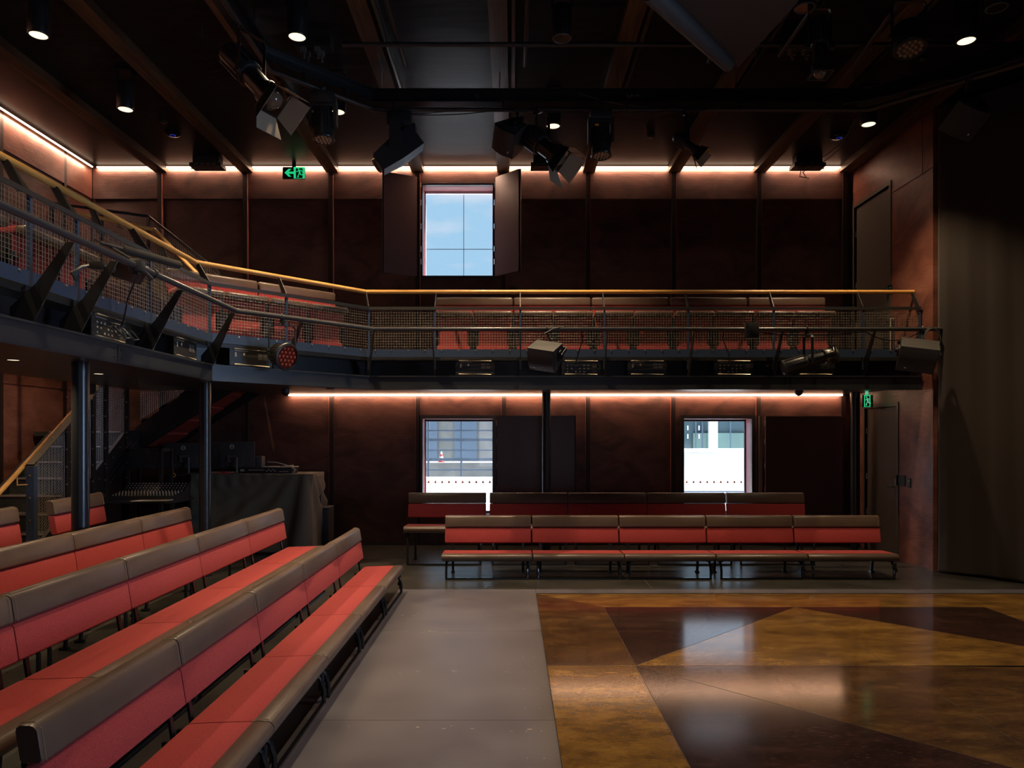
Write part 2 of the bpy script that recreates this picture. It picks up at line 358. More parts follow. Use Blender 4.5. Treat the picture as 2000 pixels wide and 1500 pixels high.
def tag(o, label=None, cat=None, group=None, kind=None):
    if label: o['label'] = label
    if cat: o['category'] = cat
    if group: o['group'] = group
    if kind: o['kind'] = kind
    return o
def empty(name, loc=(0, 0, 0), rz=0.0, label=None, cat=None, group=None):
    o = bpy.data.objects.new(name, None); COL.objects.link(o); o.empty_display_size = 0.1
    o.location = loc; o.rotation_euler = (0, 0, rz); tag(o, label, cat, group); return o
def struct(o): o['kind'] = 'structure'; return o
def kids(o): return [c for c in bpy.data.objects if c.parent == o]
def copy_tree(o, parent=None, kmap=None):
    kmap = kmap or build_kmap()
    c = o.copy(); COL.objects.link(c); c.parent = parent
    for ch in kmap.get(o.name, []): copy_tree(ch, c, kmap)
    return c
def build_kmap():
    m = {}
    for c in bpy.data.objects:
        if c.parent: m.setdefault(c.parent.name, []).append(c)
    return m
def W(px, py, Y): return V(((px-1000)*Y/F, Y, H-(py-850)*Y/F))
def text_into(mb, txt, size, mtx, ext=0.0008, align_x='CENTER'):
    cu = bpy.data.curves.new('t', 'FONT'); cu.body = txt; cu.size = size; cu.extrude = ext; cu.align_x = align_x; cu.align_y = 'CENTER'
    o = bpy.data.objects.new('t', cu); COL.objects.link(o)
    dg = bpy.context.evaluated_depsgraph_get(); me = bpy.data.meshes.new_from_object(o.evaluated_get(dg))
    base = [mb.addv(mtx @ v.co) for v in me.vertices]
    for p in me.polygons: mb.face([base[i] for i in p.vertices])
    bpy.data.objects.remove(o); bpy.data.curves.remove(cu); bpy.data.meshes.remove(me)
def facing_y(loc):   # text plane facing -Y at loc
    return Matrix.Translation(V(loc)) @ Matrix.Rotation(PI/2, 4, 'X')
def wire_panel(mb, a, b, c, d, pitch=0.04, r=0.0022):
    """woven wire between a (bottom start) b (bottom end) c (top end) d (top start)"""
    a, b, c, d = map(V, (a, b, c, d))
    nu = max(2, round((b-a).length/pitch)); nv = max(2, round((d-a).length/pitch))
    nrm = (b-a).cross(d-a).normalized()*r
    for k in range(1, nu): t = k/nu; mb.tube(a.lerp(b, t)+nrm*(1 if k%2 else -1), d.lerp(c, t)+nrm*(1 if k%2 else -1), r, 4, caps=False)
    for k in range(1, nv): t = k/nv; mb.tube(a.lerp(d, t), b.lerp(c, t), r, 4, caps=False)

# ================================================================== THE ROOM
YB = 11.61; XL = -6.7; XR = 5.42; ZC = 6.03; ZS = 2.40; ZG = 2.80
YF = -3.2; XR2 = 7.2
# floor
mb = MB(); mb.box((XL-0.3, YF-0.3, -0.12), (XR2+0.3, YB+0.35, 0.0)); fl = struct(mb.build('floor', M['floor']))
mb = MB()
for (x0, x1, y0, y1) in ((-1.28, 0.262, 4.45, 6.48), (-1.28, 0.262, 6.484, 8.23), (-1.28, 0.262, 2.0, 4.446), (0.266, 6.2, 8.03, 8.23)):
    mb.box((x0, y0, 0), (x1, y1, 0.006))
struct(mb.build('floor_hardboard', M['floor2']))
mb = MB()
for k in range(26):
    x = random.uniform(-1.1, 0.15); y = random.choice([4.31, 6.47, 5.36, 7.06])+random.uniform(-.05, .05)
    mb.box((x, y, 0.006), (x+random.uniform(.006, .03), y+random.uniform(.004, .012), 0.0066))
for k in range(40):
    x = random.uniform(-2.0, 5.0); y = random.uniform(8.3, 10.9); mb.box((x, y, 0), (x+random.uniform(.004, .012), y+random.uniform(.004, .01), 0.0007))
for k in range(14):
    for sx in (0.08, 0.17): mb.box((sx, 3.2+k*.36, 0.006), (sx+.008, 3.208+k*.36, 0.0066))
struct(mb.build('floor_scuffs', M['scuff']))
# seams of the dark floor boards
mb = MB()
for x in (-5.2, -2.75, 1.6, 4.02): mb.box((x, 0, 0), (x+0.003, 11.55, 0.0006))
for y in (3.0, 5.44, 7.88, 10.32): mb.box((-6.6, y, 0), (-1.3, y+0.003, 0.0006)); mb.box((-1.3, 9.1, 0), (5.4, 9.103, 0.0006))
struct(mb.build('floor_seams', M['scuff'])); bpy.data.objects['floor_seams'].data.materials[0] = mat('seam', (0.11, 0.10, 0.085), 0.6)

# walls -------------------------------------------------------------
WIN = [(-1.45, -0.28, 0.46, 2.03), (2.72, 3.85, 0.46, 2.03), (-1.45, -0.28, 4.28, 5.76)]
def wall_with_holes(mb, x0, x1, z0, z1, y0, y1, holes):
    xs = sorted({x0, x1, *[h[0] for h in holes], *[h[1] for h in holes]}); zs = sorted({z0, z1, *[h[2] for h in holes], *[h[3] for h in holes]})
    for a, b in zip(xs, xs[1:]):
        for c, d in zip(zs, zs[1:]):
            if any(h[0] <= a and b <= h[1] and h[2] <= c and d <= h[3] for h in holes): continue
            mb.box((a, y0, c), (b, y1, d))
mb = MB(); wall_with_holes(mb, XL-0.3, XR2+0.3, 0, ZC+0.3, YB+0.03, YB+0.33, WIN)
wb = struct(mb.build('wall_back', M['wall']))
BAT = [-6.7, -5.60, -4.24, -2.88, -1.50, -0.13, 1.21, 2.57, 3.93, 5.29]
ZBAND = 5.51
mb = MB()      # the panels: lower storey flush, upper storey recessed below a proud band
for a, b in zip(BAT, BAT[1:]):
    a2, b2 = a+0.035, b-0.035
    hs = [h for h in WIN if h[0] < b2 and h[1] > a2]
    def clip(h): return (max(h[0], a2), min(h[1], b2), h[2], h[3])
    wall_with_holes(mb, a2, b2, 0.0, 2.44, YB, YB+0.029, [clip(h) for h in hs if h[2] < 2])
    wall_with_holes(mb, a2, b2, 2.44, ZBAND, YB+0.018, YB+0.029, [clip(h) for h in hs if h[2] > 2] and [(clip(h)[0], clip(h)[1], h[2], min(h[3], ZBAND)) for h in hs if h[2] > 2])
    wall_with_holes(mb, a2, b2, ZBAND, ZC, YB-0.050, YB+0.029, [(clip(h)[0], clip(h)[1], max(h[2], ZBAND), h[3]) for h in hs if h[2] > 2])
struct(mb.build('panel_sheets', M['wall'], parent=wb))
for x in BAT[1:]:
    mb = MB()
    segs = [(0, 2.40), (2.44, ZC-0.05)]
    for z0, z1 in segs:
        yb_ = 0.02 if z0 < 1 else 0.068
        cuts = [h for h in WIN if h[0]-0.03 < x < h[1]+0.03 and h[2] >= z0-0.1 and h[3] <= z1+0.2]
        if cuts:
            h = cuts[0]; mb.box((x-0.035, YB-yb_, z0), (x+0.035, YB+0.029, h[2]-0.02)); mb.box((x-0.035, YB-yb_, h[3]+0.06), (x+0.035, YB+0.029, z1))
        else: mb.box((x-0.035, YB-yb_, z0), (x+0.035, YB+0.029, z1))
    mb.build('batten', M['batten'], parent=wb)
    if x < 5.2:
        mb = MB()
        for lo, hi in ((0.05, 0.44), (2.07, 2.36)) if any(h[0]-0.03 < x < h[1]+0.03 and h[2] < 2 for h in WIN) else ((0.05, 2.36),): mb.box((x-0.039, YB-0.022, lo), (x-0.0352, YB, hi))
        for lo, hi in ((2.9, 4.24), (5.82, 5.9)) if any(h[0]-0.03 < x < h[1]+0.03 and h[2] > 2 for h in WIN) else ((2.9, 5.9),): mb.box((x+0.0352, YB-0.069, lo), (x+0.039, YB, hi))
        mb.build('painted_lit_edge', M['painted_lit_edge'], parent=wb)  # thin strips added as painted light along the batten edges
# left wall
mb = MB(); mb.box((XL-0.3, YF-0.3, 0), (XL-0.02, YB+0.33, ZC+0.3)); wl = struct(mb.build('wall_left', M['wall_side']))
mb = MB(); ys = [-3.0, 0.0, 2.72, 5.44, 8.16, 9.52, 10.88, 11.6]
for a, b in zip(ys, ys[1:]):
    mb.box((XL-0.019, a+0.03, 0), (XL, b-0.03, 2.4)); mb.box((XL-0.019, a+0.03, 2.44), (XL-0.008, b-0.03, ZBAND)); mb.box((XL-0.019, a+0.03, ZBAND), (XL+0.020, b-0.03, ZC))
mb.build('panel_sheets', M['wall_side'], parent=wl)
for y in ys[1:-1]:
    mb = MB(); mb.box((XL-0.019, y-0.03, 0), (XL+0.02, y+0.03, ZC-0.05)); mb.build('batten', M['batten'], parent=wl)
# right wall with the two doors, and the return behind the drape
DR1 = (10.24, 11.16, 0.0, 2.16); DR2 = (10.44, 11.50, 2.80, 5.34)
mb = MB(); T = Matrix(((0, -1, 0, 0), (1, 0, 0, 0), (0, 0, 1, 0), (0, 0, 0, 1)))   # (y,-x) -> world
mb.T = T
def wr(mb, y0, y1, z0, z1, xa, xb, holes): wall_with_holes(mb, y0, y1, z0, z1, -xb, -xa, holes)
wr(mb, 9.36, YB+0.33, 0, ZC+0.3, XR, XR+0.2, [DR1, DR2])
wrt = struct(mb.build('wall_right', M['wall_side']))
mb = MB(); mb.box((XR+0.2, 9.36, 0), (XR2+0.3, 9.56, ZC+0.3)); mb.box((XR2, YF-0.3, 0), (XR2+0.3, 9.36, ZC+0.3)); struct(mb.build('wall_right_side', M['wall']))
mb = MB(); mb.box((XL-0.3, YF-0.3, 0), (XR2+0.3, YF, ZC+0.3)); struct(mb.build('wall_front', M['wall']))
mb = MB()
mb.box((XR-0.006, 9.37, 5.2), (XR, 10.40, 5.205)); mb.box((XR-0.004, 9.6, 5.21), (XR, 9.604, 5.95)); struct(mb.build('trim_1', M['batten']))
# doors
def door(n, d, hy):
    y0, y1, z0, z1 = d
    mb = MB(); x0 = XR-0.012
    mb.box((x0, y0-0.055, z0), (XR+0.12, y0, z1+0.055)); mb.box((x0, y1, z0), (XR+0.12, y1+0.055, z1+0.055)); mb.box((x0, y0, z1), (XR+0.12, y1, z1+0.055))
    e = empty('door_%d' % n, (XR, (y0+y1)/2, z0)); struct(e)
    inv = lambda o: (setattr(o, 'matrix_parent_inverse', Matrix.Translation(-V(e.location))), o)[1]
    inv(mb.build('frame', M['door'], e))
    mb = MB(); mb.box((XR+0.03, y0+0.006, z0+0.01), (XR+0.075, y1-0.006, z1-0.006)); inv(mb.build('leaf', M['door'], e))
    mb = MB(); zz = z0+1.02
    mb.box((XR+0.02, hy-0.025, zz-0.11), (XR+0.03, hy+0.025, zz+0.11)); mb.tube((XR-0.03, hy, zz), (XR+0.02, hy, zz), 0.009)
    mb.tube((XR-0.03, hy-0.01, zz), (XR-0.03, hy+0.12, zz), 0.009); inv(mb.build('handle', M['galv'], e))
    mb = MB()
    for q in (0.25, 0.5, 0.82): mb.tube((XR+0.02, y1-0.01, z0+(z1-z0)*q), (XR+0.02, y1-0.01, z0+(z1-z0)*q+0.09), 0.009)
    inv(mb.build('hinge', M['galv'], e))
door(1, DR1, 10.32); door(2, DR2, 10.52)
# soffit / ceiling
mb = MB(); mb.box((XL-0.3, YF-0.3, ZC), (XR2+0.3, YB+0.33, ZC+0.3)); struct(mb.build('ceiling', M['ceiling']))
# baseboard
mb = MB(); mb.box((XL+0.02, YB-0.012, 0), (XR, YB-0.0005, 0.035)); struct(mb.build('baseboard_back', M['batten']))
mb = MB(); pts = []
for k in range(80): pts.append((-4.3+k*0.12, YB-0.03+random.uniform(-.008, .004), 0.012+random.uniform(0, .01)))
mb.path(pts, 0.006, 5); tag(mb.build('cable', M['rubber'], loc=(0, YB-0.03, 0)), 'thin black cable run lying along the foot of the back wall', 'cable')

# windows --------------------------------------------------------------
for n, (x0, x1, z0, z1) in enumerate(WIN):
    e = empty('window_%d' % (n+1), ((x0+x1)/2, YB+0.3, z0)); struct(e)
    e_inv = Matrix.Translation(-V(e.location))
    def P_(o): o.parent = e; o.matrix_parent_inverse = e_inv; return o
    mb = MB(); t = 0.02; yr0, yr1 = YB-0.02, YB+0.36
    mb.box((x0, YB+0.03, z0), (x0+t, yr1, z1)); mb.box((x1-t, YB+0.03, z0), (x1, yr1, z1)); mb.box((x0, YB+0.03, z1-t), (x1, yr1, z1)); mb.box((x0, YB+0.03, z0), (x1, yr1, z0+t))
    P_(mb.build('reveal_lining', M['reveal']))
    mb = MB(); q = 0.045
    mb.box((x0-0.03, yr0, z0-0.03), (x0+0.025, YB+0.05, z1+0.04)); mb.box((x1-0.025, yr0, z0-0.03), (x1+0.03, YB+0.05, z1+0.04))
    mb.box((x0+0.025, yr0, z1-0.02), (x1-0.025, YB+0.05, z1+0.04)); mb.box((x0+0.025, yr0, z0-0.03), (x1-0.025, YB+0.05, z0+0.015))
    P_(mb.build('inner_frame', M['frame']))
    mb = MB()
    mb.box((x0+t, YB+0.30, z0+t), (x0+t+0.02, YB+0.34, z1-t)); mb.box((x1-t-0.02, YB+0.30, z0+t), (x1-t, YB+0.34, z1-t))
    mb.box((x0+t, YB+0.30, z1-t-0.035), (x1-t, YB+0.34, z1-t)); mb.box((x0+t, YB+0.30, z0+t), (x1-t, YB+0.34, z0+t+0.03))
    P_(mb.build('sash', M['white'] if n == 2 else M['frame']))
    if n == 2:
        mb = MB(); cx = (x0+x1)/2+0.07
        mb.box((cx-0.005, YB+0.37, z0), (cx+0.005, YB+0.385, z1)); mb.box((x0, YB+0.372, z0+0.53), (x1, YB+0.38, z0+0.54)); P_(mb.build('outer_bar', M['bluegrey']))
    mb = MB(); mb.box((x0+t, YB+0.318, z0+t), (x1-t, YB+0.324, z1-t)); P_(mb.build('pane', M['glass']))
    if n < 2:
        mb = MB()
        for k in range(10):
            cx = W(837+13.3*k, 0, YB+0.31).x if n == 0 else W(1341.5+13.3*k, 0, YB+0.31).x
            if cx > x1-0.03: continue
            zc = H-(941-850)*(YB+0.31)/F
            mb.prism([(cx-0.021, YB+0.315, zc-0.02), (cx+0.021, YB+0.315, zc-0.02), (cx, YB+0.315, zc+0.024)], (0, 0.002, 0))
        P_(mb.build('triangle_markers', M['tri']))
# shutters
def shutter(name, p0, p1, z0, z1, th, label, m=None, hinge=True):
    p0 = V((*p0, 0)); p1 = V((*p1, 0)); d = (p1-p0).normalized(); n = V((d.y, -d.x, 0))*th
    e = empty(name, (p0.x, p0.y, z0), 0, label, 'shutter', 'window shutters'); inv = Matrix.Translation(-V(e.location))
    mb = MB(); mb.prism([(p0.x, p0.y, z0), (p1.x, p1.y, z0), (p1.x+n.x, p1.y+n.y, z0), (p0.x+n.x, p0.y+n.y, z0)], (0, 0, z1-z0))
    o = mb.build('panel', M['panel'], e); o.matrix_parent_inverse = inv
    mb = MB(); mb.bar((p1.x+n.x/2, p1.y+n.y/2, z0-0.002), (p1.x+n.x/2, p1.y+n.y/2, z1+0.002), 0.012, th*1.25, up=d)
    o = mb.build('edge_strip', M['post'], e); o.matrix_parent_inverse = inv
    if hinge:
        mb = MB()
        for q in (0.12, 0.25, 0.48, 0.72, 0.9):
            zz = z0+(z1-z0)*q; mb.tube((p0.x, p0.y, zz), (p0.x, p0.y, zz+0.085), 0.012, 8)
        o = mb.build('hinge', M['galv'], e); o.matrix_parent_inverse = inv
shutter('window_shutter', (-1.455, 11.57), (-1.99, 11.29), 4.28, 5.85, 0.035, 'reddish brown shutter standing open left of the high upper window')
shutter('window_shutter', (-0.275, 11.57), (0.10, 11.19), 4.28, 5.85, -0.045, 'blue-lit shutter standing open right of the high upper window')
shutter('window_shutter', (-0.24, YB-0.025), (0.99, YB-0.03), 0.45, 2.06, 0.04, 'dark flat shutter folded on the wall right of the left lower window')
shutter('window_shutter', (4.02, YB-0.05), (5.25, YB-0.04), 0.45, 2.05, 0.04, 'dark flat shutter folded on the wall right of the right lower window')
mb = MB(); mb.box((3.93, YB-0.06, 0.45), (3.975, YB-0.021, 2.06)); tag(mb.build('hinge_strip', M['alu'], loc=(3.95, YB-0.05, 0.45)), 'tall bright metal hinge strip beside the right lower window', 'hinge')
mb = MB(); mb.box((-0.05, YB-0.04, 4.0), (0.07, YB-0.008+0.02, 4.12)); tag(mb.build('wall_box', M['plastic'], loc=(0, YB, 4.06)), 'small square black box on the wall below the right upper shutter', 'box')

# led strips ---------------------------------------------------------------
JX = [-0.14+1.36*k for k in range(-5, 5)]
JW = 0.095
mb = MB(); edges = [XL+0.12]
for x in JX:
    if x < 5.3: edges += [x-JW-0.01, x+JW+0.01]
edges += [5.28]; edges = sorted(edges)
pairs = list(zip(edges[0::2], edges[1::2]))
lup = empty('led_strip_light', (0, YB-0.086, 5.997), 0, 'warm glowing LED strip along the top of the back wall at ceiling height', 'strip light')
for a, b in pairs:
    if b-a < 0.08: continue
    mb = MB(); mb.box((a, -0.010, -0.010), (b, 0.035, 0.010)); mb.build('led_segment', M['led_up'], lup)
mb = MB(); mb.box((-3.55, -0.012, -0.009), (5.25, 0.034, 0.008))
o = mb.build('led_strip_light', M['led'], None); o.location = (0, YB-0.055, 2.386); tag(o, 'warm glowing LED strip under the gallery along the lower back wall', 'strip light')
mb = MB(); mb.box((-0.009, -10.0, -0.010), (0.009, -0.15, 0.010))
o = mb.build('led_strip_light', M['led_up'], None); o.location = (XL+0.085, YB, 5.98); tag(o, 'warm glowing LED strip along the top of the left side wall', 'strip light')

# ceiling joists -----------------------------------------------------------
ordn = ['far left', 'second', 'third', 'fourth', 'fifth', 'sixth', 'seventh', 'eighth', 'ninth', 'rightmost']
for k, x in enumerate(JX):
    if x > 5.35: x = 5.30
    mb = MB(); mb.box((-JW, YF, 5.93), (JW, YB-0.02, ZC)); mb.m = 1
    mb.box((-JW+0.06, YF, 5.9285), (-JW+0.063, 11.4, 5.93)); mb.box((JW-0.05, YF, 5.9285), (JW-0.047, 11.4, 5.93)); mb.box((-JW+0.105, YF, 5.9285), (-JW+0.108, 11.4, 5.93))
    o = mb.build('ceiling_joist', [M['joist'], M['black']]); o.location = (x, 0, 0)
    tag(o, 'brown timber ceiling joist, %s counting from the left wall' % ordn[k], 'joist', 'ceiling joists')
for k, x in enumerate(JX[3:9]):
    mb = MB(); xx = 0.155
    mb.box((xx-0.022, -1, 5.975), (xx+0.022, 9.15, 5.98)); mb.box((xx-0.022, -1, 5.94), (xx-0.016, 9.15, 5.975)); mb.box((xx+0.016, -1, 5.94), (xx+0.022, 9.15, 5.975))
    mb.box((xx-0.022, -1, 5.94), (xx-0.009, 9.15, 5.943)); mb.box((xx+0.009, -1, 5.94), (xx+0.022, 9.15, 5.943)); mb.box((xx-0.022, -1, 5.98), (xx+0.022, 9.15, ZC))
    o = mb.build('mounting_rail', M['galv']); o.location = (x, 0, 0)
    tag(o, 'slotted metal ceiling rail beside the %s joist from the left' % ordn[k+3], 'rail', 'slotted ceiling rails')

# ================================================================== EXTERIOR
mb = MB(); mb.box((-40, YB+0.34, -0.3), (60, 70, -0.12)); struct(mb.build('floor_street', M['pave']))
e = empty('low_wall', (-1.0, 14.2, -0.12), 0, 'bright white low wall in front of the slatted screen outside the left window', 'wall')
mb = MB(); mb.box((-2.6, 0, 0), (1.9, 0.3, 1.04)); mb.build('wall_face', M['white'], e)
e = empty('slatted_screen', (-1.1, 14.8, -0.12), 0, 'pale blue-grey slatted screen seen through the left lower window', 'screen')
mb = MB()
for k in range(9): mb.box((-1.2, 0, 1.15+k*0.2), (1.4, 0.04, 1.15+k*0.2+(0.055 if k%2 else 0.03)))
mb.build('slat', M['bluegrey'], e)
mb = MB()
for x in (-1.2, -0.62, 0.05, 0.7, 1.38): mb.box((x, -0.03, 0.0), (x+0.035, 0.06, 3.0))
mb.build('upright', M['bluegrey'], e)
e = empty('facade', (-1.0, 24.0, -0.12), 0, 'pale concrete building behind the slatted screen outside', 'building')
mb = MB(); mb.box((-8, 0, 0), (5.5, 1, 3.3)); mb.m = 1
for x in (-2.2, -0.9, 0.55, 1.5): mb.box((x, -0.1, 0.4), (x+0.75, -0.001, 3.0))
mb.m = 2; mb.box((-2.6, -0.12, 3.1), (5.0, -0.001, 3.2)); mb.build('concrete_face', [M['concrete'], M['bluegrey'], M['white']], e)
e = empty('traffic_cone', (W(862, 0, 17).x, 17, 1.12), 0, 'small red and white traffic cone outside the left lower window', 'cone')
mb = MB(); mb.box((-0.15, -0.15, 0), (0.15, 0.15, 0.03)); mb.lathe([(0.12, 0.03), (0.09, 0.2)]); mb.lathe([(0.07, 0.3), (0.05, 0.42)]); mb.build('red_body', M['conered'], e)
mb = MB(); mb.lathe([(0.09, 0.2), (0.07, 0.3)]); mb.lathe([(0.05, 0.42), (0.03, 0.55)]); mb.build('white_band', M['white'], e); e.scale = (0.5, 0.5, 0.45)
mb = MB(); mb.box((-2.4, 16.6, -0.12), (0.5, 17.6, 1.12)); tag(mb.build('planter_block', M['concrete'], loc=(-1, 17, -0.12)), 'grey concrete block carrying the traffic cone outside', 'block')
e = empty('white_hoarding', (5.5, 20.0, -0.12), 0, 'bright white hoarding across the street outside the right lower window', 'hoarding')
mb = MB(); mb.box((-2.6, 0, 0), (4.5, 0.2, 1.50)); mb.m = 1; mb.box((-2.6, -0.02, 0.30), (4.5, 0, 0.33)); mb.m = 2; mb.box((-1.6, -0.02, 0.98), (0.1, -0.001, 1.38)); mb.build('panel', [M['white'], M['bluegrey'], mat('pale_blue', (0.5, 0.66, 0.85), 0.5)], e)
e = empty('facade', (6.5, 26.0, -0.12), 0, 'green glass office front with a white pillar outside the right lower window', 'building')
mb = MB(); mb.box((-6, 0, 0), (8, 1, 3.1)); mb.build('dark_glazing', M['darkglass'], e)
mb = MB(); mb.box((-0.05, -0.12, 0), (8, -0.001, 1.95)); mb.box((-1.35, -0.1, 0), (-0.9, -0.001, 1.95)); mb.build('green_panel', M['greenglass'], e)
x = W(1384, 0, 25.8).x-6.5; mb = MB(); mb.box((x, -0.3, 0), (x+0.3, -0.12, 3.1)); mb.build('pillar', M['white'], e)
mb = MB()
for px in (1344, 1366):
    x = W(px, 0, 25.8).x-6.5
    for z in (1.75, 2.05): mb.box((x-0.02, -0.16, z), (x+0.02, -0.13, z+0.16))
mb.build('door_pull', M['white'], e)
mb = MB()
for px in (1360, 1373, 1402, 1428): x = W(px, 0, 25.8).x-6.5; mb.box((x-0.02, -0.13, 0), (x+0.02, -0.101, 3.1))
mb.build('mullion', M['bluegrey'], e)

# ================================================================== STAGE FLOOR
ZT = 0.035
def G(px, py, z=ZT): Y = F*(H-z)/(py-850); return (( px-1000)*Y/F, Y)
xe = 0.262; y_far = 7.86
def S(px, py):
    x, y = G(px, py); return (x, y)
A0 = (xe, y_far); P1 = S(1180, 1186); P2 = S(1243, 1300); P3 = S(1552, 1186); P4 = S(1928, 1187)
Q1 = S(1510, 1160); Q1 = (Q1[0]*y_far/Q1[1], y_far); Q2 = S(1965, 1160); Q2 = (Q2[0]*y_far/Q2[1], y_far)
XE = 6.9; YN = 1.2
xa, xb, xc = 0.92, 2.82, 4.715; ya = 7.25; seam = 5.41
P1 = (xa, ya); P2 = (xa, seam); P3 = (xb, ya); P4 = (xc, ya); Q1 = (xb, y_far); Q2 = (xc+0.61, y_far)
D1 = (xc, ya-(xc-xb)); SB = (xb, seam); D2 = (xb, seam-(xb-xa)); XS = (xc, seam)
polys = [('sgold', [A0, Q1, P3, P1]), ('sgold', [Q1, Q2, P4, P3]), ('sgold', [Q2, (XE, y_far), (XE, YN), (xc, YN), P4]),
         ('smaroon', [P3, P4, D1]), ('sgold', [P3, D1, XS, SB]), ('smaroon', [P1, P3, P2]), ('sgold', [P2, P3, SB]),
         ('sbrown', [A0, P1, P2, (xe, seam)]), ('sgold', [(xe, seam), P2, (xa, YN), (xe, YN)]),
         ('sbrown', [P2, SB, D2]), ('sbrown', [SB, XS, (xc, YN), (xb, YN)]), ('smaroon', [P2, D2, (xb, YN), (xa, YN)])]
e = empty('painted_stage_floor', (xe, y_far, 0), 0, 'glossy patchwork stage floor painted in gold, brown and maroon shapes', 'stage floor')
mb = MB(); idx = {k: i for i, k in enumerate(('sgold', 'sbrown', 'smaroon'))}
for k, p in polys:
    mb.m = idx[k]; mb.prism([(x-xe, y-y_far, ZT-0.003) for x, y in p], (0, 0, 0.003))
mb.build('painted_surface', [M['sgold'], M['sbrown'], M['smaroon']], e)
mb = MB(); mb.box((0.0, YN-y_far, 0.0065), (XE-xe, 0, ZT-0.0031)); mb.build('board_edge', mat('board_edge', (0.05, 0.03, 0.02), 0.6), e)
mb = MB()
def line(a, b, wd=0.0035): mb.bar((a[0]-xe, a[1]-y_far, ZT+0.0003), (b[0]-xe, b[1]-y_far, ZT+0.0003), wd, 0.0008)
for a, b in ((Q1, (xb, YN)), (P2, P3), ((xe, seam), (XE, seam)), (P1, (xa, YN)), (P2, D2), (P1, P4), (P3, D1), (P4, (xc, YN))): line(a, b)
mb.build('joint_line', mat('joint_line', (0.025, 0.014, 0.008), 0.5), e)

